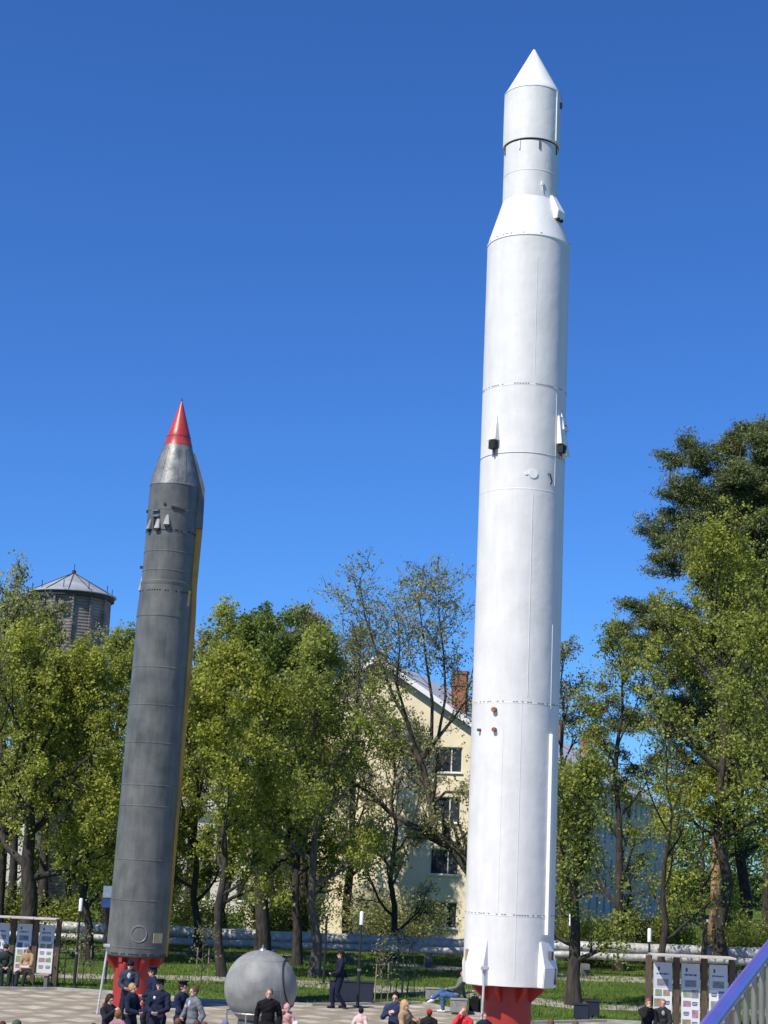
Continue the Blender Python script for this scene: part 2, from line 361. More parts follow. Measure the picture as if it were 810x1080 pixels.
# leaning tree in front of the gable (hand-placed limbs)
Yl = 70.0; bl = Vector((at(506, 1003, Yl).x, Yl, 0))
def loc(px, py, dy=0.0):
    q = at(px, py, Yl + dy); return (q.x - bl.x, q.y - bl.y, q.z)
limbset = [
 ([(0, 0, 0), loc(505, 960), loc(497, 920), loc(476, 892), loc(458, 880)], [.36, .30, .27, .23, .20]),
 ([loc(458, 880), loc(455, 850), loc(446, 810), loc(438, 790)], [.17, .15, .14, .13]),
 ([loc(458, 880), loc(440, 873, .5), loc(412, 858, 1), loc(392, 838, 1.4), loc(360, 818, 1.8), loc(335, 800, 2)], [.15, .13, .11, .09, .06, .03]),
 ([loc(438, 790), loc(430, 762, -.4), loc(415, 735, -.6), loc(398, 690, -.8), loc(385, 650, -1), loc(380, 618, -1)], [.11, .09, .07, .05, .03, .015]),
 ([loc(438, 790), loc(420, 775, .6), loc(395, 750, 1), loc(375, 715, 1.2), loc(352, 690, 1.5)], [.1, .08, .06, .04, .02]),
 ([loc(446, 800), loc(462, 778, .5), loc(478, 758, .8), loc(492, 738, 1), loc(500, 700, 1)], [.1, .08, .06, .04, .02]),
 ([loc(455, 785), loc(456, 740, .3), loc(450, 700, .5), loc(445, 660, .5), loc(440, 625, .4)], [.08, .07, .05, .03, .015]),
 ([loc(462, 778, .5), loc(470, 735, 1), loc(468, 690, 1.2), loc(463, 650, 1.3), loc(462, 610, 1.3)], [.07, .055, .04, .03, .012]),
 ([loc(430, 762), loc(418, 720, -1), loc(422, 680, -1.4), loc(418, 640, -1.5)], [.07, .05, .03, .012]),
 ([loc(478, 892), loc(490, 880, -.6), loc(505, 872, -1), loc(530, 866, -1.2)], [.08, .06, .05, .03]),
 ([loc(455, 850), loc(470, 835, -1), loc(490, 836, -1.5), loc(510, 830, -2)], [.07, .055, .04, .02]),
 ([loc(412, 858, 1), loc(395, 880, -.5), loc(370, 895, -1)], [.06, .04, .02]),
]
tree('tree', 'leaning half-bare tree with spreading dark limbs in front of the cream gable', bl, 16, 5, 41, L_thin, mat('bark_brown', (.04, .032, .025), .95, col2=(.10, .085, .068), scale=9, stretch=(1, 1, .25), bump=.03, bscale=14), custom=limbset, leaves=8, spread=.25, sig=.09, clus=4, twr=1.0,
     lsize=.12, subs=13, twigs=9, up=.07, group='park trees')
# right-hand group
tree_px('crooked tree standing right beside the foot of the white rocket', 605, 1060, 790, 2.3, 51, L_green, tx=612, limbs=11, leaves=14, start=.16, rtrunk=.27, up=.16)
tree_px('sparse young-leaved tree between the white rocket and the pine', 655, 1008, 640, 3.4, 52, L_green, Y=78, tx=652, limbs=13, leaves=12, sig=.12, twigs=7, start=.1, up=.16)
tree_px('twiggy grey-green tree behind the right edge of the white rocket', 594, 1008, 655, 3.0, 53, L_thin, Y=84, limbs=11, leaves=6, sig=.10, twigs=8, twr=1.4, start=.15, up=.18)
tree_px('spreading tree over the shaded wall left of the pine trunk', 700, 1008, 745, 3.6, 54, L_green, Y=70, tx=705, limbs=8, leaves=5, twigs=5, sig=.12, start=.16)
tree_px('broad yellow-green maple in front of the pine crown', 782, 1012, 490, 6.2, 55, L_maple, tx=785, limbs=21, leaves=36, start=.2, rtrunk=.38)
tree_px('leafy tree right of the maple at the picture edge', 838, 1016, 600, 4.6, 56, L_green, Y=60, limbs=12, leaves=34, start=.15, rtrunk=.3)
tree_px('low leafy tree below the maple, right of the pine trunk', 742, 1006, 800, 2.6, 57, L_maple, Y=74, limbs=9, leaves=13, start=.15)

tree_px('sunlit yellow-green maple whose trunk stands just right of the orange pine trunk', 764, 1010, 545, 5.4, 59, L_maple, Y=74, tx=752, limbs=17, leaves=32, start=.32)
tree_px('tall dense maple standing between the pine trunk and the picture edge', 768, 1010, 640, 5.2, 58, L_green, Y=92, tx=765, limbs=15, leaves=40, start=.3)
# pine
def pine(label, bx, by, ty, seed, trunk_bark, Rc, Y=None, start=.45, group='park trees', dens=1.0):
    b = ground(bx, by) if Y is None else Vector((at(bx, 900, Y).x, Y, 0)); H = at(bx + 12, ty, b.y).z
    rng = np.random.default_rng(seed); root = thing('pine_tree', label, 'pine tree', b, 0, group); wood = MB(); cen = []
    lx = (at(bx + 34, ty, b.y).x - b.x)
    pts = [np.array((lx * (k / 9) + rng.normal() * .05, rng.normal() * .08, H * .97 * k / 9)) for k in range(10)]; pts[0][:2] = 0
    wood.tube(pts, [.33 * (1 - .85 * (k / 9)) for k in range(10)], 10)
    nl = 32
    for i in range(nl):
        t = start + (1 - start) * (i + rng.random() * .5) / nl; p, d = along(pts, min(t, .99)); a = GA * i + 2.6
        q = (t - start) / (1 - start); L = Rc * (1.0 - .55 * q ** 1.6) * rng.uniform(.75, 1.15) * (1.25 if math.cos(a) < -.3 else .95); el = R(8 + 30 * q)
        bp = grow_branch(rng, p, (math.cos(a) * math.cos(el), math.sin(a) * math.cos(el), math.sin(el)), L, .03, 6, .14)
        wood.tube(bp, [.085 * (1 - q * .5) * (1 - .85 * j / 6) for j in range(7)], 6)
        for s in range(10):
            t2 = .25 + .75 * (s + rng.random()) / 10; p2, d2 = along(bp, min(t2, .99))
            sb = grow_branch(rng, p2, perp_dir(rng, d2, R(50)), L * .42 * (1.2 - .5 * t2), .1, 3, .2); wood.tube(sb, [.03, .02, .012, .006], 3, False)
            for c in range(9):
                cp_, _ = along(sb, .15 + .85 * rng.random()); n = int(60 * dens)
                off = rng.normal(size=(n, 3)) * np.array((.26, .26, .15)); cen.append(cp_ + off + np.array((0, 0, .08)))
    if start < .6:   # dead twigs near the top
        for i in range(7):
            p, d = along(pts, .90 + .09 * rng.random()); a = rng.random() * 6.3
            bp = grow_branch(rng, p, (math.cos(a), math.sin(a), .9), 2.4 * rng.uniform(.6, 1.1), .08, 5, .2); wood.tube(bp, [.04, .03, .022, .015, .01, .005], 4, False)
            for s in range(4):
                p2, d2 = along(bp, rng.uniform(.3, .95)); sb = grow_branch(rng, p2, perp_dir(rng, d2, R(45)), .8, .05, 3, .2); wood.tube(sb, [.014, .01, .007, .004], 3, False)
    wood.build('trunk', trunk_bark, root, smooth=60, fix=False)
    me = quads_mesh('crown', np.concatenate(cen), .24, rng, .22); me.materials.append(L_pine)
    o = bpy.data.objects.new('crown', me); C.objects.link(o); o.parent = root
pine('tall pine with bare orange-brown trunk behind the right notice boards', 750, 1003, 470, 61, bark_pine, 5.6, Y=86, start=.36, dens=1.3)
pine('dark-trunked pine cut off by the right edge with bare twigs at its top', 806, 1018, 452, 62, bark, 5.6, Y=88, start=.34, dens=1.3)

# saplings with stakes, undergrowth, shrubs
def sapling(label, px, py, h, seed):
    b = ground(px, py); root = tree('sapling', label, b, h, .5, seed, L_thin, bark_pale, limbs=5, subs=2, twigs=2, leaves=5, lsize=.09, spread=.12, rtrunk=.025, group='staked saplings on the lawn', cat='sapling')
    st = mat('stake_wood', (.33, .25, .16), .9)
    for dx in (-.22, .22):
        s_ = MB(); s_.tube([(dx, .1, 0), (dx * .9, .1, 1.25)], .022, 6); s_.build('stake', st, root)
sapling('staked sapling on the lawn right of the left notice boards', 60, 1039, 1.9, 71)
sapling('staked sapling between the black lamp and the grey rocket', 87, 1037, 1.8, 72)
sapling('staked sapling right of the grey rocket foot', 212, 1038, 2.1, 73)
sapling('staked sapling right of the lamp post beside the walking officer', 402, 1056, 2.0, 74)
sapling('staked sapling behind the embracing couple', 418, 1050, 2.2, 75)
sapling('staked sapling between the couple and the concrete block', 430, 1049, 2.2, 76)

def shrub(label, px, Y, w_, h, seed, lm, n=5000, name='shrub', lsize=.13, cat='shrub'):
    b = Vector((at(px, 950, Y).x, Y, 0)); rng = np.random.default_rng(seed); root = thing(name, label, cat, b, 0, 'shrubs along the pipe')
    wood = MB(); cen = []
    k = 16
    for i in range(k):
        a = rng.random() * 6.28; rr = rng.random() ** .5; tip = np.array((math.cos(a) * rr * w_ / 2, math.sin(a) * rr * w_ * .3, h * (1 - .45 * rr ** 2) * rng.uniform(.75, 1)))
        wood.tube([(tip[0] * .2, tip[1] * .2, 0), tip * np.array((.6, .6, .55)), tip], [.03, .018, .006], 4, False)
        nn = n // k; t = rng.random(nn) ** .6; cen.append(tip * t[:, None] * np.array((1, 1, 1)) + rng.normal(size=(nn, 3)) * np.array((w_ * .09, w_ * .09, h * .1)))
    c = np.concatenate(cen); c = c[c[:, 2] > .05]
    wood.build('stem', bark, root, fix=False); me = quads_mesh('foliage', c, lsize, rng); me.materials.append(lm)
    o = bpy.data.objects.new('foliage', me); C.objects.link(o); o.parent = root
shrub('sunlit yellow-green bush above the pipe right of the white rocket', 622, 80, 4.2, 2.9, 81, L_maple, 7000)
shrub('dark conical thuja in front of the shaded wall', 668, 84, 1.8, 3.2, 82, L_pine, 9000)
shrub('loose bush behind the pipe left of the pine trunk', 716, 84, 4.0, 2.6, 83, L_green, 8000)
shrub('bush behind the pipe right of the maple trunk', 800, 82, 5.0, 3.2, 84, L_green, 7000)
shrub('grey-green bush in front of the cream gable', 425, 84, 6.0, 3.4, 85, L_thin, 9000)
shrub('bush behind the silver pipe beside the grey rocket', 205, 84, 5.0, 2.6, 86, L_green, 7000)
shrub('low bush at the left behind the notice boards', 70, 80, 5.0, 2.4, 87, L_green, 7000)
shrub('bush over the pipe behind the sphere', 300, 86, 6.0, 3.2, 88, L_deep, 8000)
shrub('bush behind the left notice boards at the picture edge', 12, 78, 4.5, 3.0, 89, L_green, 7000)

# far wood closing the view
rng = np.random.default_rng(9); cen = []
for X in np.arange(-75, 120, 5.2):
    Yc = 215 + rng.uniform(-8, 8) if X > -5 else 140 + rng.uniform(-6, 6); hh = rng.uniform(8.5, 12.5) * (1.1 if X > 20 else 1); n = 5200
    ph_ = rng.random(n) * 6.28; u = rng.random(n); rr = 4.6 * np.sqrt(rng.random(n)) * np.sin(np.pi * (.12 + .8 * u)) ** .6
    c = np.stack([X + rr * np.cos(ph_), Yc + rr * np.sin(ph_), hh * u + .2], 1); k_ = rng.integers(0, n, n // 2); c[: n // 2] = c[k_] + rng.normal(size=(n // 2, 3)) * .5; cen.append(c)
cen = np.concatenate(cen); cen = cen[cen[:, 2] > .2]; me = quads_mesh('treeline', cen, .42, rng); me.materials.append(L_deep)
o = bpy.data.objects.new('treeline', me); C.objects.link(o); o['kind'] = 'stuff'; o['label'] = 'far wood closing the view behind the park'; o['category'] = 'wood'

# grass tufts
rng = np.random.default_rng(5); n = 26000
yy = rng.uniform(49, 100, n); xx = rng.uniform(-.28, .3, n) * yy * (1 + .02)
epx = np.array([p.x for p in ep]); epy = np.array([p.y for p in ep])
keep = yy > np.interp(xx, epx, epy) + .5
cl = np.sin(xx * .9 + 1.3 * np.sin(yy * .35)) * np.sin(yy * .6 + xx * .3); keep &= (cl > -.55) | (rng.random(n) > .6)
xx, yy = xx[keep], yy[keep]; n = len(xx); k = 4
gx = np.repeat(xx, k) + rng.normal(size=n * k) * .09; gy = np.repeat(yy, k) + rng.normal(size=n * k) * .09
h = rng.uniform(.05, .17, n * k); a = rng.random(n * k) * 6.28; wv = .016; ca, sa = np.cos(a) * wv, np.sin(a) * wv
z0 = np.zeros_like(gx); lx = rng.normal(size=n * k) * .04; ly = rng.normal(size=n * k) * .04
V = np.stack([np.stack([gx - ca, gy - sa, z0], 1), np.stack([gx + ca, gy + sa, z0], 1), np.stack([gx + lx, gy + ly, h], 1)], 1)
me = bpy.data.meshes.new('grass'); me.vertices.add(3 * n * k); me.vertices.foreach_set('co', V.reshape(-1))
me.loops.add(3 * n * k); me.loops.foreach_set('vertex_index', np.arange(3 * n * k, dtype=np.int32))
me.polygons.add(n * k); me.polygons.foreach_set('loop_start', np.arange(0, 3 * n * k, 3, dtype=np.int32)); me.update(calc_edges=True)
me.materials.append(leaf_mat('grass_blades', (.07, .12, .02), (.19, .27, .045), .3, .7))
o = bpy.data.objects.new('grass', me); C.objects.link(o); o['kind'] = 'stuff'; o['label'] = 'short green lawn grass in the park'; o['category'] = 'grass'

# ------------------------------------------------------------------ buildings
def wall_mesh(mb, O, U, W_, H_, ops, th=.35):
    """wall in the plane O + u*U + z; outward normal to the right of -U x Z; openings (u0,u1,z0,z1) with reveals"""
    U = Vector(U).normalized(); Nn = Vector((U.y, -U.x, 0))
    us = sorted({0, W_} | {o[0] for o in ops} | {o[1] for o in ops}); zs = sorted({0, H_} | {o[2] for o in ops} | {o[3] for o in ops})
    P = lambda u, z, d=0: Vector(O) + U * u + Vector((0, 0, z)) - Nn * d
    for i in range(len(us) - 1):
        for j in range(len(zs) - 1):
            cu, cz = (us[i] + us[i + 1]) / 2, (zs[j] + zs[j + 1]) / 2
            if any(o[0] < cu < o[1] and o[2] < cz < o[3] for o in ops): continue
            mb.add([P(us[i], zs[j]), P(us[i + 1], zs[j]), P(us[i + 1], zs[j + 1]), P(us[i], zs[j + 1])], [(0, 1, 2, 3)])
    for u0, u1, z0, z1 in ops:
        q = [(u0, z0), (u1, z0), (u1, z1), (u0, z1)]
        for a in range(4):
            b = (a + 1) % 4; mb.add([P(*q[a]), P(*q[b]), P(*q[b], th), P(*q[a], th)], [(0, 1, 2, 3)])
frame_m = mat('window_paint', (.72, .70, .64), .5, var=.06)
glass_m = mat('window_glass', (.035, .045, .055), .08, var=.5, scale=1.5)
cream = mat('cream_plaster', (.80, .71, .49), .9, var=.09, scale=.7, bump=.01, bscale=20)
greyw = mat('grey_plaster', (.46, .52, .54), .9, var=.12, scale=.5, bump=.01, bscale=20)
roofm = mat('roof_sheet', (.50, .50, .49), .5, .1, var=.12, scale=1.2)
brick = mat('chimney_brick', (.28, .11, .065), .9, var=.25, scale=9, bump=.01)
def make_window(w_, h_, parent, P0, rz, first=None):
    if first is None:
        f = MB(); b = .07
        f.box((0, 0, b / 2), (w_, .08, b)).box((0, 0, h_ - b / 2), (w_, .08, b))
        for x in (-w_ / 2 + b / 2, w_ / 2 - b / 2, w_ * .12): f.box((x, 0, h_ / 2), (b, .076, h_ - 2 * b))
        f.box((0, -.16, -.03), (w_ + .16, .20, .05))
        fo = f.build('window', frame_m, parent); p = MB(); p.box((0, .02, h_ / 2), (w_ - .1, .02, h_ - .1)); po = p.build('pane', glass_m, fo)
    else:
        fo = first.copy(); C.objects.link(fo); fo.parent = parent; po = first.children[0].copy(); C.objects.link(po); po.parent = fo
    fo.location = P0; fo.rotation_euler = (0, 0, rz); return fo
ob = thing('apartment_building', 'cream four-storey apartment block with a pitched grey roof and brick chimneys behind the trees', 'building')
Cn = Vector((7.3, 92, 0)); ld = Vector((.285, .958, 0)).normalized(); gd = Vector((-ld.y, ld.x, 0)); W_, EV, RG, LEN = 15.0, 11.1, 15.9, 84
left = Cn + gd * W_
ops = [(u, u + 1.7, z, z + 1.45) for u in (2.3, 11.0) for z in (.95, 3.85, 6.75, 9.55)]
ga = MB(); wall_mesh(ga, left, -gd, W_, EV, ops)
ap = left.lerp(Cn, .5); ga.add([left + Vector((0, 0, EV)), Cn + Vector((0, 0, EV)), ap + Vector((0, 0, RG - .12))], [(0, 1, 2)])
ga.build('gable_wall', cream, ob, fix=False)
rz = math.atan2((-gd).y, (-gd).x); nn = Vector((-gd.y, gd.x, 0)); win = None
Nout = Vector(((-gd).y, -(-gd).x, 0))
for u0, u1, z0, z1 in ops:
    p = left - gd * ((u0 + u1) / 2) - Nout * .16 + Vector((0, 0, z0)); w1 = make_window(1.7, 1.45, ob, p, rz, win); win = win or w1
sd = MB(); ops2 = [(u, u + 1.25, z, z + 1.5) for u in np.arange(2.2, LEN - 2, 3.75) for z in (.95, 3.85, 6.75, 9.0)]
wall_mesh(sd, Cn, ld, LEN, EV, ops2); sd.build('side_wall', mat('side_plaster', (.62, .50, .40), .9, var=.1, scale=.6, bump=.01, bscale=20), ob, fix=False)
Ns = Vector((ld.y, -ld.x, 0)); rz2 = math.atan2(ld.y, ld.x); win2 = None
for u0, u1, z0, z1 in ops2:
    p = Cn + ld * ((u0 + u1) / 2) - Ns * .05 + Vector((0, 0, z0)); w1 = make_window(1.25, 1.5, ob, p, rz2, win2); win2 = win2 or w1
bk = MB(); bk.add([left, left + ld * LEN, left + ld * LEN + Vector((0, 0, EV)), left + Vector((0, 0, EV))], [(0, 1, 2, 3)])
far = [Cn + ld * LEN, left + ld * LEN]; bk.add([far[0], far[1], far[1] + Vector((0, 0, EV)), ap + ld * LEN + Vector((0, 0, RG - .12)), far[0] + Vector((0, 0, EV))], [(0, 1, 2, 3, 4)])
inn = [p for p in (Cn, left, left + ld * LEN, Cn + ld * LEN)]; bk.build('back_wall', cream, ob, fix=False)
ff = MB()
for z in (.02, 3.3, 6.2, 9.0, 11.0): ff.add([Cn + gd * .4 + ld * .4 + Vector((0, 0, z)), left - gd * .4 + ld * .4 + Vector((0, 0, z)), left - gd * .4 + ld * (LEN - .4) + Vector((0, 0, z)), Cn + gd * .4 + ld * (LEN - .4) + Vector((0, 0, z))], [(0, 1, 2, 3)])
ff.build('storey_floor', greyw, ob)
ro = MB(); ov = .6
e1 = Cn - gd * ov; e2 = left + gd * ov; slope = (RG - EV) / (W_ / 2); ze = EV - slope * ov + .25
for e in (e1, e2):
    a0 = e - ld * .5 + Vector((0, 0, ze)); a1 = e + ld * (LEN + .5) + Vector((0, 0, ze)); r0 = ap - ld * .5 + Vector((0, 0, RG + .25)); r1 = ap + ld * (LEN + .5) + Vector((0, 0, RG + .25))
    dn = Vector((0, 0, -.28)); ro.add([a0, a1, r1, r0, a0 + dn, a1 + dn, r1 + dn, r0 + dn], [(0, 1, 2, 3), (4, 7, 6, 5), (0, 4, 5, 1), (1, 5, 6, 2), (2, 6, 7, 3), (3, 7, 4, 0)])
rf = ro.build('roof', roofm, ob)
tr = MB()
for e in (e1, e2):
    a = e - ld * .56 + Vector((0, 0, ze + .02)); b = ap - ld * .56 + Vector((0, 0, RG + .27))
    dn = Vector((0, 0, -.34)); o2 = ld * .05; tr.add([a, b, b + dn, a + dn, a + o2, b + o2, b + dn + o2, a + dn + o2], [(0, 1, 2, 3), (4, 7, 6, 5), (0, 4, 5, 1), (1, 5, 6, 2), (2, 6, 7, 3), (3, 7, 4, 0)])
e = e1 - gd * .02; a = e + Vector((0, 0, ze + .03)); b = e + ld * LEN + Vector((0, 0, ze + .03)); dn = Vector((0, 0, -.34)); o2 = -gd * .06
tr.add([a, b, b + dn, a + dn, a + o2, b + o2, b + dn + o2, a + dn + o2], [(0, 1, 2, 3), (4, 7, 6, 5), (0, 4, 5, 1), (1, 5, 6, 2), (2, 6, 7, 3), (3, 7, 4, 0)])
tr.build('eaves_board', mat('white_trim', (.8, .8, .78), .6, var=.04), ob)
for k, (u, v, hh) in enumerate([(2.6, 4.3, 1.9), (14, 1.6, 2.2), (24, 1.6, 2.2), (36, 1.6, 2.2), (50, 1.6, 2.2), (66, 1.6, 2.2)]):
    c = ap - gd * v + ld * u; zb = RG - v * slope
    ch = MB(); ch.box((c.x, c.y, zb + hh / 2 - .3), (.62, .85, hh), rz2).box((c.x, c.y, zb + hh - .2), (.74, .97, .2), rz2); ch.build('chimney', brick, rf)

def house(label, X0, X1, Y, Hh, wallm, seed, rise=2.2):
    t = thing('house', label, 'building', (X0, Y, 0)); W2 = X1 - X0
    ops = [(u, u + 1.3, z, z + 1.5) for u in np.arange(1.5, W2 - 2, 3.2) for z in np.arange(.9, Hh - 1.8, 3.0)]
    mb = MB(); wall_mesh(mb, (0, 0, 0), (1, 0, 0), W2, Hh, ops)
    mb.add([(0, 0, 0), (0, 10, 0), (0, 10, Hh), (0, 5, Hh + rise), (0, 0, Hh)], [(0, 1, 2, 3, 4)]); mb.add([(W2, 0, 0), (W2, 10, 0), (W2, 10, Hh), (W2, 5, Hh + rise), (W2, 0, Hh)], [(0, 1, 2, 3, 4)])
    mb.add([(0, 10, 0), (W2, 10, 0), (W2, 10, Hh), (0, 10, Hh)], [(0, 1, 2, 3)]); mb.add([(0, .5, .01), (W2, .5, .01), (W2, .5, Hh), (0, .5, Hh)], [(0, 1, 2, 3)])
    mb.build('wall', wallm, t, fix=False)
    r_ = MB(); 
    for s in (0, 1):
        y0 = -.5 if s == 0 else 10.5; z0 = Hh - rise * .1 + .1
        r_.add([(-.5, y0, z0), (W2 + .5, y0, z0), (W2 + .5, 5, Hh + rise + .1), (-.5, 5, Hh + rise + .1), (-.5, y0, z0 + .2), (W2 + .5, y0, z0 + .2), (W2 + .5, 5, Hh + rise + .3), (-.5, 5, Hh + rise + .3)],
               [(0, 3, 2, 1), (4, 5, 6, 7), (0, 1, 5, 4), (1, 2, 6, 5), (3, 0, 4, 7)])
    r_.build('roof', roofm, t); w0 = None
    for u0, u1, z0, z1 in ops:
        w1 = make_window(1.3, 1.5, t, Vector(((u0 + u1) / 2, .16, z0)), 0, w0); w0 = w0 or w1
palem = mat('pale_plaster', (.66, .63, .56), .9, var=.08, scale=.6)
house('low pale house glimpsed between the trunks behind the sphere', -14.5, -2.0, 125, 7.5, palem, 1)
house('pale house behind the big maple at the left edge', -38, -24, 115, 8.8, palem, 2)

# water tower
cT = at(78, 605, 125); tt = thing('water_tower', 'old round water tower with grey plank cladding and a conical metal roof', 'tower', (cT.x, 125, 0))
zr = cT.z; planks = bpy.data.materials.new('tower_planks'); planks.use_nodes = True
_n = planks.node_tree.nodes; _l = planks.node_tree.links; _b = _n['Principled BSDF']; _b.inputs['Roughness'].default_value = .85
_tc = _n.new('ShaderNodeTexCoord'); _w = _n.new('ShaderNodeTexWave'); _w.bands_direction = 'Z'; _w.inputs['Scale'].default_value = 1.3; _w.inputs['Distortion'].default_value = .4
_no = _n.new('ShaderNodeTexNoise'); _no.inputs['Scale'].default_value = 1.1; _no.inputs['Detail'].default_value = 8
_l.new(_tc.outputs['Object'], _w.inputs[0]); _l.new(_tc.outputs['Object'], _no.inputs[0])
_r = _n.new('ShaderNodeValToRGB'); _r.color_ramp.elements[0].color = (.15, .13, .115, 1); _r.color_ramp.elements[1].color = (.29, .26, .235, 1); _r.color_ramp.elements[0].position = .3; _r.color_ramp.elements[1].position = .7
_l.new(_no.outputs['Fac'], _r.inputs[0]); _mx = _n.new('ShaderNodeMix'); _mx.data_type = 'RGBA'; _mx.blend_type = 'MULTIPLY'; _mx.inputs[0].default_value = .3
_l.new(_r.outputs[0], _mx.inputs[6]); _l.new(_w.outputs['Color'], _mx.inputs[7]); _l.new(_mx.outputs[2], _b.inputs['Base Color'])
_bp = _n.new('ShaderNodeBump'); _bp.inputs['Distance'].default_value = .03; _l.new(_w.outputs['Fac'], _bp.inputs['Height']); _l.new(_bp.outputs[0], _b.inputs['Normal'])
ze_ = zr - 1.75; rr_ = 3.15
b = MB(); b.lathe([(rr_ * .97, ze_ - .25), (rr_ * 1.0, ze_ - 8), (rr_ * .72, ze_ - 8.6), (rr_ * .72, 0)], 12, a0=.2); b.build('tank_wall', planks, tt)
b = MB(); b.lathe([(.06, zr), (rr_ * 1.10, ze_), (rr_ * 1.10, ze_ - .06), (rr_ * .95, ze_ - .1)], 24); rfo = b.build('roof', mat('tower_roof', (.36, .38, .39), .5, .2, var=.15, scale=.8), tt)
b = MB(); b.lathe([(rr_ * 1.05, ze_ - .05), (rr_ * 1.05, ze_ - .38), (rr_ * .96, ze_ - .4)], 24); b.build('eaves_band', mat('tower_dark', (.04, .038, .035), .8), tt)
b = MB()
for k in range(12):
    a = k * math.pi / 6 + .1; b.tube([(0.1 * math.cos(a), .1 * math.sin(a), zr + .02), (rr_ * 1.09 * math.cos(a), rr_ * 1.09 * math.sin(a), ze_ + .04)], .03, 5)
b.build('roof_seam', MATS['tower_dark'], rfo)
for k in range(10):
    a = k * math.pi / 5 - .35; b = MB(); x, y = rr_ * .98 * math.cos(a), rr_ * .98 * math.sin(a); b.tube([(x, y, ze_ + .1), (x, y, ze_ + .75)], .035, 5); b.build('railing_post', MATS['tower_dark'], tt)
b = MB(); b.tube([(0, 0, zr - .1), (0, 0, zr + .25)], .16, 8).tube([(0, 0, zr + .2), (0, 0, zr + .75)], .03, 5); b.build('finial', MATS['tower_dark'], tt)
for a in (-2.15, -1.5): b = MB(); b.box((rr_ * 1.0 * math.cos(a), rr_ * 1.0 * math.sin(a), ze_ - 1.4), (.75, .14, .8), a + math.pi / 2); b.build('window', MATS['tower_dark'], tt)
for k in range(6):
    a = -2.7 + k * .45; b = MB(); b.box((rr_ * 1.01 * math.cos(a), rr_ * 1.01 * math.sin(a), ze_ - 4), (.14, .08, 7.3), a + math.pi / 2); b.build('batten', planks, tt)

# ------------------------------------------------------------------ silver heating pipe
pipe_m = mat('pipe_foil', (.44, .43, .40), .5, .12, var=.22, scale=3.5, bump=.05, bscale=5)
ph = thing('heating_pipe', 'silver foil-wrapped twin heating pipe on low supports across the park', 'pipe')
P = lambda px, py, Y: at(px, py, Y)
for pts, r_ in (([(-60, 974, 78), (100, 979, 78), (300, 988, 77), (480, 996, 76), (620, 999, 75), (900, 1009, 74)], .26), ([(-60, 983, 77.3), (300, 997, 76.3), (620, 1008, 74.2), (900, 1018, 73.2)], .16)):
    m_ = MB(); q = [P(*p) for p in pts]; dense = []
    for a, b in zip(q[:-1], q[1:]):
        for k in range(12): dense.append(a.lerp(b, k / 12) + Vector((0, 0, random.uniform(-.02, .02))))
    dense.append(q[-1]); m_.tube(dense, [r_ * random.uniform(.94, 1.05) for _ in dense], 14); m_.build('insulated_pipe', pipe_m, ph, smooth=40, fix=False)
for px in range(-40, 900, 82):
    q = P(px, 976 + px * .043, 77 - px * .004); s_ = MB(); s_.box((q.x, q.y - .3, (q.z - .75) / 2 + .1), (.35, .9, max(.2, q.z - .75) + .2)).box((q.x, q.y - .5, q.z - .7), (.25, 1.2, .12)); s_.build('support', mat('concrete_dark', (.16, .155, .15), .9), ph)

# ------------------------------------------------------------------ rockets
def paint(name, c1, c2, rough, bumpd, streak=.5, spots=None, metal=0.0, sc=1.2):
    M = bpy.data.materials.new(name); M.use_nodes = True; nt = M.node_tree; N = nt.nodes; L = nt.links; b = N['Principled BSDF']
    b.inputs['Metallic'].default_value = metal
    tc = N.new('ShaderNodeTexCoord'); mp = N.new('ShaderNodeMapping'); mp.inputs['Scale'].default_value = (2.2, 2.2, .35); L.new(tc.outputs['Object'], mp.inputs[0])
    n1 = N.new('ShaderNodeTexNoise'); n1.inputs['Scale'].default_value = sc * 1.6; n1.inputs['Detail'].default_value = 7; n1.inputs['Roughness'].default_value = .65; L.new(mp.outputs[0], n1.inputs[0])
    n2 = N.new('ShaderNodeTexNoise'); n2.inputs['Scale'].default_value = sc; n2.inputs['Detail'].default_value = 8; L.new(tc.outputs['Object'], n2.inputs[0])
    ad = N.new('ShaderNodeMix'); ad.data_type = 'FLOAT'; ad.inputs[0].default_value = streak; L.new(n2.outputs['Fac'], ad.inputs[2]); L.new(n1.outputs['Fac'], ad.inputs[3])
    r = N.new('ShaderNodeValToRGB'); r.color_ramp.elements[0].position = .34; r.color_ramp.elements[1].position = .62
    r.color_ramp.elements[0].color = (*c1, 1); r.color_ramp.elements[1].color = (*c2, 1); L.new(ad.outputs[0], r.inputs[0]); L.new(r.outputs[0], b.inputs['Base Color'])
    rr = N.new('ShaderNodeMapRange'); rr.inputs[3].default_value = rough - .1; rr.inputs[4].default_value = rough + .15; L.new(n2.outputs['Fac'], rr.inputs[0]); L.new(rr.outputs[0], b.inputs['Roughness'])
    n3 = N.new('ShaderNodeTexNoise'); n3.inputs['Scale'].default_value = 2.2; n3.inputs['Detail'].default_value = 3; L.new(tc.outputs['Object'], n3.inputs[0])
    bp = N.new('ShaderNodeBump'); bp.inputs['Distance'].default_value = bumpd; L.new(n3.outputs['Fac'], bp.inputs['Height']); L.new(bp.outputs[0], b.inputs['Normal'])
    return M
whiteP = paint('white_paint', (.67, .66, .62), (.78, .765, .725), .5, .014, .55)
whiteP2 = paint('white_paint_clean', (.78, .77, .73), (.84, .83, .79), .45, .01, .5)
greyP = paint('grey_paint', (.07, .073, .066), (.155, .157, .142), .40, .02, .45, sc=1.5)
silverP = paint('silver_paint', (.13, .136, .13), (.26, .265, .255), .48, .035, .3, metal=.3, sc=3)
redP = paint('red_nose_paint', (.36, .03, .03), (.50, .06, .05), .34, .01, .4)
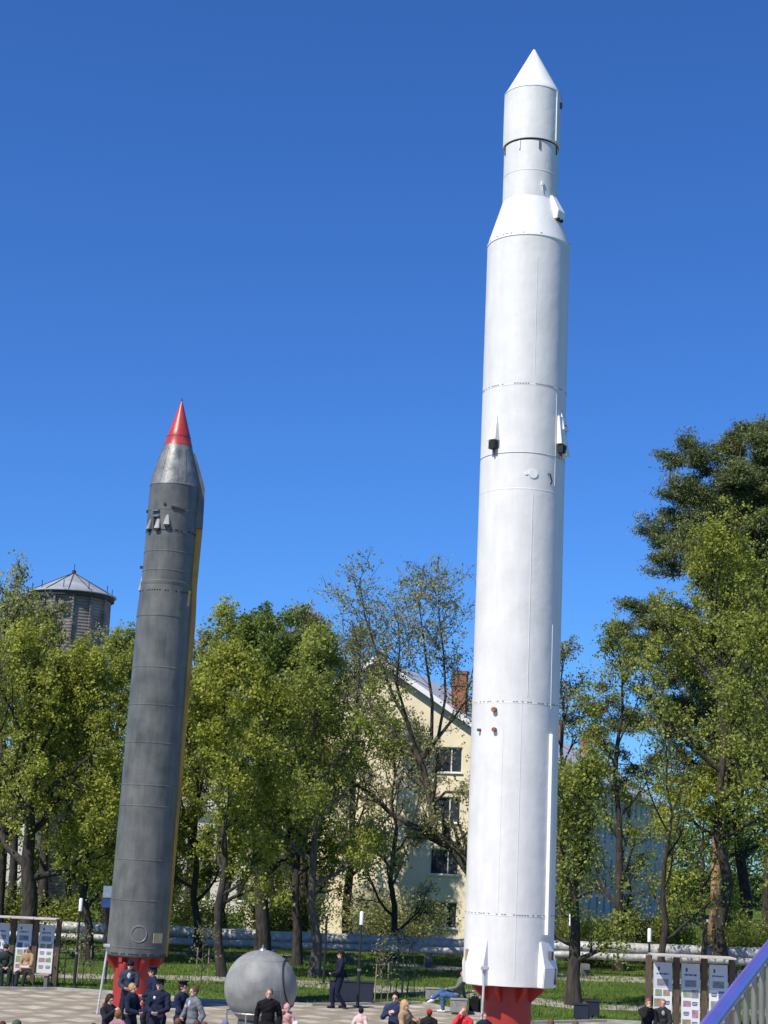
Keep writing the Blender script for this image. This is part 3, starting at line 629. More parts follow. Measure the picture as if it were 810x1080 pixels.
redB = paint('red_base_paint', (.30, .026, .02), (.42, .04, .03), .45, .01, .4)
ochre = paint('ochre_paint', (.30, .17, .025), (.52, .33, .06), .5, .01, .6)
dark = mat('dark_void', (.012, .012, .014), .7); seam = mat('seam_grey', (.10, .10, .10), .8); seam_g = mat('seam_dark', (.03, .032, .034), .7)  # seam: even dark grey for seams, vents, latches and brackets
rust = mat('rusty_red_primer', (.30, .10, .06), .8, var=.3, scale=20)
steel = mat('galvanised', (.45, .46, .47), .35, .8, var=.15)

YW = 44.2; cw = at(535.6, 1037, YW); XW = cw.x
def zw(py, px=None):
    x = 557.04 + .02955 * (285 - py) if px is None else px
    return at(x, py, YW).z
def zwf(py, r=1.19):     # front-surface feature
    x = 557.04 + .02955 * (285 - py)
    return at(x, py, YW - r).z
zb = zw(1037)
wr = thing('white_rocket', 'tall white rocket monument with stepped nose on a red pedestal', 'rocket', (XW, YW, 0))
r1, r2, r3 = 1.19, .795, .838
zc0, zc1, zring, znose, ztip = zw(264), zw(217), zw(159), zw(103), zw(52.5)
def beads(z0, z1, r, zs, h=.012, w_=.02):
    out = [(r, z0)]
    for z in sorted(zs):
        if z0 + .05 < z < z1 - .05: out += [(r, z - w_), (r + h, z - w_ * .6), (r + h, z + w_ * .6), (r, z + w_)]
    out.append((r, z1)); return out
body = beads(zb, zc0, r1, [zwf(y) for y in (966, 741, 515, 477, 405)], .004)
g = MB(); g.lathe([(.5, zb)] + body, 128); g.build('main_stage', whiteP, wr, smooth=25)
g = MB(); g.lathe([(r1 + .001, zc0), (r1 + .02, zc0 + .02), (r1 + .015, zc0 + .06), (r2 + .02, zc1 - .04), (r2 + .012, zc1)], 96); g.build('transition_cone', whiteP2, wr, smooth=25)
g = MB(); g.lathe(beads(zc1, zring - .005, r2, [zw(190)], .006), 96); g.build('second_stage', whiteP, wr, smooth=25)
g = MB(); g.lathe([(r2, zring - .005), (r2 + .01, zring + .01), (r2 + .005, zring + .035)], 96); g.build('separation_gap', dark, wr)
g = MB(); g.lathe([(r2, zring + .035), (r3, zring + .04), (r3, znose)], 96); g.build('payload_stage', whiteP, wr, smooth=25)
g = MB(); k = 10; prof = [(r3 + .01, znose - .02), (r3 + .012, znose)] + [(r3 * (1 - t / k) + .05 * t / k, znose + (ztip - .04 - znose) * t / k) for t in range(1, k + 1)] + [(.035, ztip - .01), (.0, ztip)]
g.lathe(prof, 96); g.build('nose_cone', whiteP2, wr, smooth=40)
def polar(az, r, z=0.0):           # az: degrees to the right of the camera-facing side
    a = R(az); return Vector((math.sin(a) * r, -math.cos(a) * r, z))
def frame_at(az, r, z):
    a = R(az); M = Matrix(((math.cos(a), -math.sin(a) * -1, 0), (math.sin(a), -math.cos(a) * 1, 0), (0, 0, 1)))
    # columns: tangent, outward, up
    t = Vector((math.cos(a), math.sin(a), 0)); o_ = Vector((math.sin(a), -math.cos(a), 0))
    M4 = Matrix((t, o_, Vector((0, 0, 1)))).transposed().to_4x4(); M4.translation = polar(az, r, z); return M4
def fairing(parent, name, m_, az, r, z0, z1, w0, w1, d0, d1, zk=None, dk=None, bev=.02):
    """housing with width w0/depth d0 at the bottom, w1/d1 at the top; optional knee (zk, dk)"""
    M4 = frame_at(az, r, 0); lv = [(z0, w0, d0)] + ([(zk, w0, dk)] if zk else []) + [(z1, w1, d1)]
    vs = []; fs = []
    for z, w_, d in lv: vs += [M4 @ Vector((-w_ / 2, -.25, z)), M4 @ Vector((w_ / 2, -.25, z)), M4 @ Vector((w_ / 2, d, z)), M4 @ Vector((-w_ / 2, d, z))]
    n = len(lv)
    for i in range(n - 1):
        for k in range(4): fs.append((i * 4 + k, i * 4 + (k + 1) % 4, (i + 1) * 4 + (k + 1) % 4, (i + 1) * 4 + k))
    fs += [(3, 2, 1, 0), tuple((n - 1) * 4 + k for k in range(4))]
    g = MB(); g.add(vs, fs); return g.build(name, m_, parent, bevel=bev)
def rivets(parent, z, r, m_, n=96, gap=.35, seed=0, sz=(.05, .016, .022)):
    g = MB(); rg = random.Random(seed)
    for k in range(n):
        if rg.random() < gap: continue
        az = 360 * k / n; M4 = frame_at(az, r + .002, z + rg.uniform(-.006, .006)); g.box(M4.translation, sz, mat=M4.to_3x3())
    return g.build('rivet_row', m_, parent)
for i, y in enumerate((966, 741, 405)): rivets(wr, zwf(y) + .03, r1, mat('rivet_grey', (.22, .22, .22), .7), 100, .38, i)
rivets(wr, zw(262) + .03, r1 + .01, MATS['rivet_grey'], 60, .6, 7)
for y in (477,):
    g = MB(); z = zwf(y); g.lathe([(r1 + .009, z - .006), (r1 + .012, z), (r1 + .009, z + .006)], 128); g.build('seam_ring', seam, wr)
# lower housings, four around
for az in (-46, 50, 134, -134):
    h_ = fairing(wr, 'base_fairing', whiteP2, az, r1 - .02, zb - .02, zw(990), .62, .55, .15, .02, zk=zw(1018), dk=.19)
    if az == 50:
        M4 = frame_at(az, r1 + .15, zw(1004)); g = MB(); g.box(M4.translation, (.10, .10, .22), mat=M4.to_3x3()); g.build('vent', seam, h_)
        M4 = frame_at(az, r1 + .16, zw(1026)); g = MB(); g.box(M4.translation + M4.to_3x3() @ Vector((.2, 0, 0)), (.04, .05, .4), mat=M4.to_3x3()); g.build('vent', seam, h_)
M4 = frame_at(-68, r1 + .03, zw(1008)); g = MB(); g.box(M4.translation, (.16, .03, .3), mat=M4.to_3x3()); g.build('name_plate', mat('brass_plate', (.35, .25, .12), .5), wr, bevel=.004)
# upper retro housings
for az in (-45, 53):
    h_ = fairing(wr, 'retro_fairing', whiteP2, az, r1 - .02, zwf(463), zwf(433), .30, .10 if az < 0 else .28, .22 if az < 0 else .18, .03 if az < 0 else .08, bev=.01)
    M4 = frame_at(az, r1 + .09, zwf(468)); g = MB(); g.box(M4.translation, (.21, .16, .22), mat=M4.to_3x3()); g.build('nozzle_opening', dark, h_)
    g = MB(); M4 = frame_at(az, r1 + .06, zwf(474)); g.tube([M4.translation + Vector((0, 0, .1)), M4.translation - Vector((0, 0, .12))], .03, 8); g.build('nozzle_pin', seam, h_)
h_ = fairing(wr, 'side_bracket', whiteP2, 60, r1 - .02, zwf(447), zwf(428), .34, .22, .16, .04, bev=.01)
h_ = fairing(wr, 'side_bracket', whiteP2, 61, r1 - .02, zwf(474), zwf(452), .26, .24, .22, .10, bev=.01)
g = MB(); M4 = frame_at(60, r1 + .08, zwf(450)); g.box(M4.translation, (.1, .06, .5), mat=M4.to_3x3()); g.build('bracket_rod', seam, wr)
# cone housing
M4 = frame_at(50, 0, 0); zt, zm, zl = zw(214), zw(232), zw(240)
g = MB(); vs = []
for z, w_, a, b_ in ((zt, .22, r2 - .1, r2 + .06), (zm, .36, r2 - .1, r1 - .06), (zl, .36, r2 - .1, r1 - .1)):
    vs += [M4 @ Vector((-w_ / 2, a, z)), M4 @ Vector((w_ / 2, a, z)), M4 @ Vector((w_ / 2, b_, z)), M4 @ Vector((-w_ / 2, b_, z))]
fs = []
for i in range(2):
    for k in range(4): fs.append((i * 4 + k, i * 4 + (k + 1) % 4, (i + 1) * 4 + (k + 1) % 4, (i + 1) * 4 + k))
fs += [(3, 2, 1, 0), (8, 9, 10, 11)]; g.add(vs, fs); h_ = g.build('cone_fairing', whiteP2, wr, bevel=.012)
for dx in (-.08, .08):
    q = M4 @ Vector((dx, r1 - .12, zl)); g = MB(); g.tube([q + Vector((0, 0, .02)), q - Vector((0, 0, .05))], .05, 10); g.build('thruster', dark, h_)
# cable ducts
def duct(az, z0, z1, r, w_, d, m_, name='cable_duct', parent=wr):
    M4 = frame_at(az, r, (z0 + z1) / 2); g = MB(); g.box(M4.translation + M4.to_3x3() @ Vector((0, d / 2 - .02, 0)), (w_, d + .04, z1 - z0), mat=M4.to_3x3()); return g.build(name, m_, parent, bevel=.006)
duct(48.5, zw(983), zw(775), r1, .12, .10, whiteP2)
duct(47, zwf(745), zwf(655), r1, .02, .012, whiteP, 'weld_seam'); duct(3, zw(1030), zw(745), r1, .018, .008, whiteP, 'weld_seam'); duct(10, zwf(735), zwf(520), r1, .018, .01, whiteP, 'weld_seam')
duct(8, zwf(400), zwf(270), r1, .016, .008, whiteP, 'weld_seam'); duct(44, zwf(510), zwf(410), r1, .014, .01, whiteP, 'weld_seam'); duct(-20, zwf(964), zwf(770), r1, .016, .007, whiteP, 'weld_seam')
duct(52, zw(156), zw(104), r3, .05, .03, whiteP2); duct(70, zw(118), zw(112), r3, .07, .06, seam, 'bracket')
for py, px, s_ in ((755, 519, .062), (749, 519, .07), (770, 519, .06), (770, 505, .04)):
    if py == 755: continue
    x = 557.04 + .02955 * (285 - py); az = math.degrees(math.asin((px - x) / 45.5)); M4 = frame_at(az, r1, zwf(py))
    g = MB(); p = M4.translation; o_ = M4.to_3x3() @ Vector((0, 1, 0)); g.tube([p - o_ * .02, p + o_ * .10], s_, 12); q = g.build('sensor_stub', rust if s_ > .05 else seam, wr, bevel=.006)
    g = MB(); g.lathe([(s_ * 1.5, 0), (s_ * 1.5, .01), (s_, .012)], 16)
for (px, py) in ((558, 499), (551, 499)):
    x = 557.04 + .02955 * (285 - py); az = math.degrees(math.asin((px - x) / 44)); M4 = frame_at(az, r1, zwf(py)); g = MB(); p = M4.translation; o_ = M4.to_3x3() @ Vector((0, 1, 0))
    g.tube([p - o_ * .02, p + o_ * .02], .13 if px == 558 else .05, 24); g.build('hatch', whiteP2, wr, bevel=.004)
M4 = frame_at(33, r1, zwf(503)); g = MB(); p = M4.translation; X3 = M4.to_3x3()
g.tube([p + X3 @ Vector((-.03, 0, .16)), p + X3 @ Vector((-.03, .1, .14)), p + X3 @ Vector((.05, .08, -.05)), p + X3 @ Vector((.07, .0, -.12))], .02, 6); g.build('lifting_hook', seam_g, wr)
for az in (12, 60, -30, -75):
    M4 = frame_at(az, r2 + .01, zring - .15); g = MB(); g.box(M4.translation, (.035, .05, .26), mat=M4.to_3x3()); g.build('latch', whiteP2 if az == -30 else seam, wr)
M4 = frame_at(20, r2, zw(204)); g = MB(); g.box(M4.translation, (.06, .09, .12), mat=M4.to_3x3()).tube([M4.translation - Vector((0, .03, 0)), M4.translation + Vector((.02, -.03, -.22))], .012, 6); g.build('latch', whiteP2, wr)
# pedestal
def pedestal(parent, zt, rr, rt, gw):
    g = MB(); g.lathe([(0, 0), (rr, 0), (rr, zt - .004), (0, zt - .004)], 48); g.build('pedestal', redB, parent, smooth=30)
    g = MB(); g.lathe([(0, 0.003), (rr + .28, .003), (rr + .28, .04), (rr, .045)], 48); g.build('pedestal_flange', redB, parent, smooth=30)
    for k in range(8):
        a = k * 45 + 22; M4 = frame_at(a, 0, 0); poly = [(rr - .03, zt - gw * 1.15), (rr - .03, zt - .01), (rt, zt - .01), (rt, zt - gw * .35)]
        n_ = 4; vs = [M4 @ Vector((s * .05, x, z)) for s in (-1, 1) for x, z in poly]; g = MB(); g.add(vs, [(0, 1, 2, 3), (7, 6, 5, 4)] + [(i, i + 4, (i + 1) % 4 + 4, (i + 1) % 4) for i in range(4)])
        g.build('gusset', redB, parent)
pedestal(wr, zb, .63, .98, .42)
g = MB(); g.lathe([(.5, zb - .03), (1.0, zb - .03), (1.0, zb - .002)], 64); g.build('support_ring', redB, wr)

# grey rocket
YG = 50.6; bg0 = at(142.8, 1007, YG); tipg = at(191.5, 422, YG); XG = bg0.x
axg = lambda py: 191.5 - .0833 * (py - 422)
def zg(py): return at(axg(py), py, YG).z
def zgf(py, r=.87): return at(axg(py), py, YG - r).z
gr = thing('grey_rocket', 'dark grey rocket monument with a red pointed nose on a red pedestal', 'rocket', (XG, YG, 0))
gb = bpy.data.objects.new('hull', None)   # placeholder removed below
bpy.data.objects.remove(gb)
lean = (tipg.x - bg0.x) / (tipg.z - bg0.z); gr.rotation_euler = (0, math.atan(lean), 0)
zb2 = zg(1008); zs0, zs1 = zg(652), zg(620); zsh, znb, ztp = zg(515), zg(471), zg(422)
rb, rm, rt_ = .896, .848, .79
g = MB(); lines = [zgf(y) for y in (1000, 950, 907, 850, 828, 783, 743, 703)]
prof = [(.4, zb2)]; last = zb2
for z in lines: 
    r_ = rb + (rm - rb) * (z - zb2) / (zs0 - zb2); prof += [(r_, z - .02), (r_ + .009, z - .012), (r_ + .009, z + .012), (r_, z + .02)]
prof.insert(1, (rb, zb2)); prof.append((rm, zs0)); g.lathe(prof, 112); g.build('main_stage', greyP, gr, smooth=20)
g = MB(); prof = [(rm + .012, zs0 - .03), (rm + .012, zs0 + .02), (rt_ + .02, zs1), (rt_ + .03, zs1 + .03), (rt_ + .03, zs1 + .12), (rt_, zs1 + .14)]
for y in (600, 580, 559, 536): z = zgf(y); prof += [(rt_, z - .02), (rt_ + .009, z - .01), (rt_ + .009, z + .01), (rt_, z + .02)]
prof.append((rt_, zsh)); g.lathe(prof, 112); g.build('upper_stage', greyP, gr, smooth=20)
k = 9; r_n = .455; g = MB(); prof = []
for i in range(k + 1):
    t = i / k; r_ = rt_ + (r_n - rt_) * (t ** 1.18); prof.append((r_, zsh + (znb - zsh) * t))
prof[0] = (rt_ + .012, zsh); g.lathe(prof, 112); g.build('shoulder', silverP, gr, smooth=25)
z_l = zg(462); g = MB(); rl = r_n * (ztp - z_l) / (ztp - znb) + .01
g.lathe([(r_n + .008, znb), (rl + .006, z_l - .02), (rl + .006, z_l + .02)] + [(rl * (1 - t / 8) + .02 * t / 8, z_l + .02 + (ztp - .05 - z_l) * t / 8) for t in range(1, 9)] + [(0, ztp)], 72); nc = g.build('nose_cone', redP, gr, smooth=30)
g = MB(); g.lathe([(rl + .004, z_l - .012), (rl + .012, z_l), (rl + .004, z_l + .012)], 72); g.build('nose_seam', seam_g, nc)
g = MB(); g.tube([(0, 0, ztp - .12), (0, 0, ztp + .06)], [.035, .012], 8); g.build('nose_tip', seam_g, nc)
# long spine on the right: grey at the top, ochre below
def spine(name, m_, z0, z1, d0, d1, az, w_, rf_):
    M4 = frame_at(az, 0, 0); vs = []; n = 10
    for i in range(n + 1):
        z = z0 + (z1 - z0) * i / n; d = d0 + (d1 - d0) * i / n; r_ = rf_(z)
        vs += [M4 @ Vector((-w_ / 2, r_ - .3, z)), M4 @ Vector((w_ / 2, r_ - .3, z)), M4 @ Vector((w_ / 2 * .8, r_ + d, z)), M4 @ Vector((-w_ / 2 * .8, r_ + d, z))]
    fs = [(i * 4 + k, i * 4 + (k + 1) % 4, (i + 1) * 4 + (k + 1) % 4, (i + 1) * 4 + k) for i in range(n) for k in range(4)] + [(3, 2, 1, 0), tuple(n * 4 + k for k in range(4))]
    g = MB(); g.add(vs, fs); return g.build(name, m_, gr)
def rad_g(z):
    if z < zs0: return rb + (rm - rb) * (z - zb2) / (zs0 - zb2)
    if z < zs1: return rm + (rt_ - rm) * (z - zs0) / (zs1 - zs0)
    if z < zsh: return rt_
    return rt_ + (r_n - rt_) * max(0, min(1, (z - zsh) / (znb - zsh))) ** 1.18
spine('cable_spine', greyP, zg(556), zg(515), .20, .17, 99, .5, rad_g); spine('cable_spine', greyP, zg(515) + .002, zg(478), .17, .03, 99, .5, rad_g)
spine('ochre_spine', ochre, zg(655), zg(556) - .002, .15, .2, 101, .30, rad_g); spine('ochre_spine', ochre, zb2 + .02, zg(655) - .002, .05, .15, 101, .30, rad_g)
for az in (-30, 12, 32, -75): spine('shoulder_rib', silverP, zg(512), zg(476), .012, .012, az, .05 if az != 32 else .1, rad_g)
g = MB(); M4 = frame_at(66, rt_, zgf(637)); g.box(M4.translation, (.12, .10, 1.1), mat=M4.to_3x3() @ Matrix.Rotation(R(6), 3, 'Y')); g.build('sunlit_patch', mat('sunlit_ochre', (.6, .42, .08), .5), gr)  # brighter yellow box: sunlit patch of the ochre spine put into the colour
for az, y in ((-49, 553), (-24, 553), (-3, 549)):
    z = zgf(y); M4 = frame_at(az, rt_ - .01, z); g = MB(); c = M4.translation; X3 = M4.to_3x3()
    vs = [c + X3 @ Vector(v) for v in ((-.09, 0, -.14), (.09, 0, -.14), (.10, .13, -.14), (-.10, .13, -.14), (-.04, 0, .2), (.04, 0, .2), (.04, .03, .2), (-.04, .03, .2))]
    g.add(vs, [(0, 1, 2, 3), (4, 7, 6, 5), (0, 4, 5, 1), (1, 5, 6, 2), (2, 6, 7, 3), (3, 7, 4, 0)]); h_ = g.build('air_scoop', mat('scoop_grey', (.26, .27, .265), .5, .1), gr, bevel=.015)
    g = MB(); g.box(c + X3 @ Vector((0, .06, -.17)), (.13, .1, .06), mat=X3); g.build('scoop_mouth', dark, h_)
for y, w_ in ((538, .26), (544, .26)):
    M4 = frame_at(-32 + (y - 540) * .3, rt_ + .02, zgf(y)); g = MB(); g.box(M4.translation, (w_, .1, .05), mat=M4.to_3x3()); g.build('bracket', silverP, gr, bevel=.008)
M4 = frame_at(-35, rt_ + .02, zgf(551)); g = MB(); g.box(M4.translation, (.03, .05, .4), mat=M4.to_3x3()); g.build('bracket', seam_g, gr)
for az, w_, y in ((20, .46, 535), (-78, .2, 536), (-12, .08, 531)): M4 = frame_at(az, rt_ + .012, zgf(y)); g = MB(); g.box(M4.translation, (w_, .06, .06), mat=M4.to_3x3() @ Matrix.Rotation(R(8 if az == 20 else 0), 3, 'Y')); g.build('cover_edge', seam_g, gr)
rivets(gr, zgf(622), rt_ + .03, dark, 60, .3, 3, (.045, .01, .04)); rivets(gr, zgf(558), rt_ + .008, dark, 80, .35, 4, (.06, .01, .03))
g = MB(); z = zb2 + .03; g.lathe([(rb + .01, z - .02), (rb + .014, z), (rb + .01, z + .02)], 96); g.build('base_seam', seam_g, gr); rivets(gr, zb2 + .09, rb + .004, dark, 70, .3, 5, (.06, .012, .03))
az = math.degrees(math.asin((150 - axg(986)) / 31)); M4 = frame_at(az, rb + .004, zgf(985)); g = MB(); X3 = M4.to_3x3(); c = M4.translation
ring = [c + X3 @ Vector((.235 * math.cos(t), .0, .235 * math.sin(t))) for t in np.linspace(0, 2 * math.pi, 33)]; 
ring = [Vector((p.x, p.y, p.z)) for p in ring]
ring = [Vector((p.x, p.y, 0)).normalized() * (rb + .006) + Vector((0, 0, p.z)) for p in ring]; g.tube(ring, .013, 6); g.build('hatch_ring', mat('worn_grey', (.25, .26, .26), .4), gr)
az2 = math.degrees(math.asin((168 - axg(990)) / 31)); M4 = frame_at(az2, rb + .005, zgf(989)); g = MB(); g.box(M4.translation, (.36, .02, .29), mat=M4.to_3x3()); g.build('name_plate', mat('beige_plate', (.5, .42, .24), .5, var=.12), gr, bevel=.004)
g = MB(); M4 = frame_at(-89, rt_ + .03, zg(600)); g.box(M4.translation, (.08, .14, .08), mat=M4.to_3x3()); g.build('bracket', seam_g, gr)
fairing(gr, 'side_cover', mat('pale_primer', (.5, .4, .38), .6), -90, rt_ - .02, zg(625), zg(608), .3, .1, .09, .02, bev=.008)
pedestal(gr, zb2, .60, .88, .42)
g = MB(); M4 = frame_at(-15, .6, 1.05); g.cap(M4.translation + Vector((-.1, -.08, .2)), M4.translation + Vector((-.1, -.08, -.1)), .14, .14, 12); g.build('lamp_housing', redB, gr, smooth=40)

# ------------------------------------------------------------------ sphere
YS = 44.5; cS = at(275, 1041.5, YS); rs = .965
sph = thing('grey_sphere', 'large dull grey metal sphere on a low ring stand in front of the lawn', 'sphere', (cS.x, YS, 0))
sphere_m = paint('sphere_paint', (.17, .175, .165), (.29, .295, .28), .58, .02, .2, metal=.05, sc=2)
g = MB(); g.ell((0, 0, cS.z), (rs, rs, rs), n=72, k=40); so_ = g.build('shell', sphere_m, sph, smooth=60)
g = MB(); g.tube([(0, 0, cS.z + rs - .03), (0, 0, cS.z + rs + .03), (0, 0, cS.z + rs + .06)], [.13, .09, .04], 16).tube([(0, 0, cS.z + rs), (0, 0, cS.z + rs + .13)], .02, 6); g.build('top_fitting', steel, sph)
def circ(cdir, ang, r_, n=64, a0=0, a1=2 * math.pi):
    cdir = Vector(cdir).normalized(); x = cdir.orthogonal().normalized(); y = cdir.cross(x)
    return [Vector((0, 0, cS.z)) + (cdir * math.cos(ang) + (x * math.cos(t) + y * math.sin(t)) * math.sin(ang)) * r_ for t in np.linspace(a0, a1, n)]
g = MB(); g.tube(circ((1, -.18, .2), R(38), rs + .004), .022, 6); g.build('hatch_seam', dark, so_)
g = MB(); g.tube(circ((-.15, -.8, .55), R(24), rs - .002), .007, 6); g.build('hatch_ring', sphere_m, so_)
for cd, an in (((0, 0, 1), R(90)), ((0, 0, 1), R(42)), ((.8, .6, 0), R(90)), ((-.7, .7, 0), R(90))): g = MB(); g.tube(circ(cd, an, rs - .001), .006, 5); g.build('weld_seam', sphere_m, so_)
g = MB(); zz = cS.z - .62; rr_ = math.sqrt(rs * rs - .62 ** 2) + .12
g.tube([(rr_ * math.cos(t), rr_ * math.sin(t), zz) for t in np.linspace(0, 2 * math.pi, 41)], .022, 8); stand = g.build('stand_ring', steel, sph)
for k in range(6):
    a = k * math.pi / 3 + .18; g = MB(); g.tube([(rr_ * math.cos(a), rr_ * math.sin(a), zz), (rr_ * .98 * math.cos(a), rr_ * .98 * math.sin(a), .0)], .022, 8); g.build('leg', steel, sph)
g = MB(); g.lathe([(0, .005), (.62, .005), (.5, cS.z - .62), (.4, cS.z - .7)], 32); g.build('cradle', mat('stand_dark', (.08, .08, .085), .6), sph)

# ------------------------------------------------------------------ street furniture
blackm = mat('black_metal', (.022, .022, .026), .45); 
def lamp(label, px, pyb, pyt, Y=None, broken=False):
    b = ground(px, pyb) if Y is None else Vector((at(px, 960, Y).x, Y, 0)); h = at(px, pyt, b.y).z
    t = thing('street_lamp', label, 'street lamp', b, 0, 'black garden lamps with white caps'); hc = .42
    g = MB(); g.tube([(0, 0, 0), (0, 0, h * .38)], .055, 12).tube([(0, 0, h * .38), (0, 0, h - hc)], .036, 12); g.build('pole', blackm, t, smooth=40)
    g = MB(); g.tube([(0, 0, h * .38 - .02), (0, 0, h * .38 + .05)], .066, 12); g.build('collar', steel, t)
    g = MB(); g.tube([(0, 0, h - hc), (0, 0, h - .03), (0, 0, h)], [.062, .062, .04], 14); g.build('lamp_cap', mat('lamp_white', (.8, .8, .78), .35, var=.03), t, smooth=40)
    g = MB(); g.lathe([(0, .003), (.16, .003), (.16, .03), (.07, .05)], 16); g.build('base_flange', blackm, t)
lamp('black lamp post with white cap between left notice boards and grey rocket', 78, 1042, 947)
lamp('black lamp post with white cap right of the walking officer', 377, 1062, 961)
lamp('black lamp post with white cap right of the white rocket', 602, 1030, 964, Y=62)
lamp('black lamp post with white cap at the corner of the right notice boards', 684, 1078, 979)
b = ground(341, 1038); h = at(341, 966, b.y).z; t = thing('post', 'bare black post left of the walking officer', 'post', b); g = MB(); g.tube([(0, 0, 0), (0, 0, h)], .045, 12); g.build('pole', blackm, t, smooth=40); g = MB(); g.lathe([(0, .003), (.16, .003), (.16, .03), (.07, .05)], 16); g.build('base_flange', blackm, t)

def floodlight(label, px, pt, Y, bx):
    top = at(px, pt, Y); bx_ = at(bx, 1050, Y).x; t = thing('floodlight', label, 'floodlight', (bx_, Y, 0), 0, 'white floodlight poles at the rockets')
    dx = top.x - bx_
    g = MB(); g.tube([(0, 0, 0), (dx, 0, top.z)], .032, 10); g.build('pole', mat('pole_white', (.62, .62, .6), .4, .3), t, smooth=40)
    g = MB(); g.box((dx, -.08, top.z + .05), (.20, .16, .09)).box((dx, 0, top.z - .04), (.1, .1, .1)); g.build('lamp_head', mat('lamp_grey', (.55, .55, .55), .4, .4), t, bevel=.015)
    g = MB(); g.lathe([(0, .004), (.14, .004), (.14, .02), (.03, .03)], 16); g.build('base_flange', steel, t)
floodlight('white pole with small floodlight left of the grey rocket', 113.5, 999, 48.0, 104)
floodlight('white pole with small floodlight in front of the red pedestal of the white rocket', 511, 1023, 42.4, 508)

# notice boards
wood_d = mat('board_wood', (.11, .075, .055), .8, var=.3, scale=6, stretch=(4, 4, .6)); wood_l = mat('bench_wood', (.36, .30, .22), .75, var=.2, scale=6, stretch=(.6, 4, 4))
poster_m = mat('poster_paper', (.80, .80, .80), .55, var=.02); head_m = mat('poster_header', (.58, .62, .68), .55, var=.03); ink = mat('poster_ink', (.05, .06, .10), .6)
tone = [mat('poster_tone_%s' % n, c, .6, var=.25, scale=9) for n, c in (('blue', (.10, .15, .28)), ('sepia', (.32, .25, .16)), ('pink', (.42, .25, .30)), ('grey', (.22, .23, .24)), ('green', (.30, .36, .22)))]
def board_stand(label, p0, p1, n, H, seed):
    p0, p1 = Vector(p0), Vector(p1); d = p1 - p0; L_ = d.length; rz = math.atan2(d.y, d.x); t = thing('notice_board_stand', label, 'notice board', p0, rz, 'information stands with posters'); pw = L_ / n; rg = random.Random(seed)
    for i in range(n + 1): g = MB(); g.box((i * pw, 0, H / 2), (.16, .16, H)); g.build('post', wood_d, t, bevel=.01)
    for i in range(n):
        g = MB(); g.box(((i + .5) * pw, -.22, H + .03), (pw - .02, .80, .05)); g.build('roof', mat('roof_board', (.55, .50, .44), .6, var=.15, scale=4), t, bevel=.008)
        w_, z0, z1 = pw - .26, .42, H - .18; cx = (i + .5) * pw
        g = MB(); g.box((cx, -.02, (z0 + z1) / 2), (w_, .04, z1 - z0)); pn = g.build('poster_panel', poster_m, t)
        hh = (z1 - z0); g = MB(); g.box((cx, -.042, z1 - hh * .19), (w_ - .01, .004, hh * .36)); g.build('poster_header', head_m, pn)
        g = MB(); lx = cx - w_ * .22; g.box((lx, -.046, z1 - hh * .09), (w_ * .1, .004, hh * .055)); 
        xx = cx - w_ * .3
        while xx < cx + w_ * .3:                      # illegible title strokes
            wd = rg.uniform(.02, .05); g.box((xx, -.046, z1 - hh * .165 + rg.uniform(-.004, .004)), (wd, .004, rg.uniform(.03, .055))); xx += wd + .012
        g.build('printed_text', ink, pn)
        g = MB(); g.box((cx, -.0445, z1 - hh * .29), (w_ * .62, .004, hh * .10)); g.build('printed_picture', tone[3], pn)
        rows = 4
        for r_ in range(rows):
            zc = z1 - hh * (.44 + r_ * .145)
            for c_ in range(2):
                x = cx + (c_ - .5) * w_ * .46
                if rg.random() < .62: g = MB(); g.box((x + rg.uniform(-.02, .02), -.0425, zc), (w_ * rg.uniform(.33, .47), .004, hh * rg.uniform(.08, .135))); g.build('printed_picture', tone[rg.randrange(5)], pn)
                else:
                    g = MB()
                    g.box((x, -.0425, zc), (w_ * .34, .004, hh * .012)); g.box((x, -.0425, zc + .04), (w_ * .3, .004, hh * .012)); g.box((x, -.0425, zc - .04), (w_ * .26, .004, hh * .012))
                    g.build('printed_text', ink, pn)
    g = MB(); g.box((L_ / 2, .05, .36), (L_ - .16, .06, .08)); g.build('rail', wood_d, t)
    return t
bl0 = ground(-16, 1040); bl1 = ground(57, 1041); bl1.y = bl0.y = (bl0.y + bl1.y) / 2 + .6
HL = at(57, 970, bl1.y).z
board_stand('wooden stand with three white posters at the left edge of the plaza', (at(-14, 1030, bl1.y).x, bl1.y, 0), (at(58, 1030, bl1.y).x, bl1.y, 0), 3, HL, 1)
YB = 46.2; HB = at(700, 1008, YB).z
board_stand('wooden stand with three white posters at the right behind the handrail', (at(684, 1050, YB).x, YB, 0), (at(772, 1050, YB).x, YB, 0), 3, HB, 2)
def bench(label, x0, x1, Y, z=.46):
    t = thing('bench', label, 'bench', ((x0 + x1) / 2, Y, 0), 0, 'long benches before the notice boards'); w_ = x1 - x0
    for k in range(3): g = MB(); g.box((0, -.15 + k * .15, z - .025), (w_, .135, .05)); g.build('seat_plank', wood_l, t, bevel=.008)
    for s in (-.46, 0, .46): g = MB(); g.box((s * w_, 0, (z - .05) / 2), (.12, .36, z - .05)); g.build('leg', MATS['concrete_dark'], t, bevel=.01)
YBL = bl1.y - .85; bench('pale plank bench below the left posters', at(-20, 1035, YBL).x, at(52, 1035, YBL).x, YBL)
YBR = YB - .85; bench('pale plank bench below the right posters', at(672, 1070, YBR).x, at(772, 1070, YBR).x, YBR)
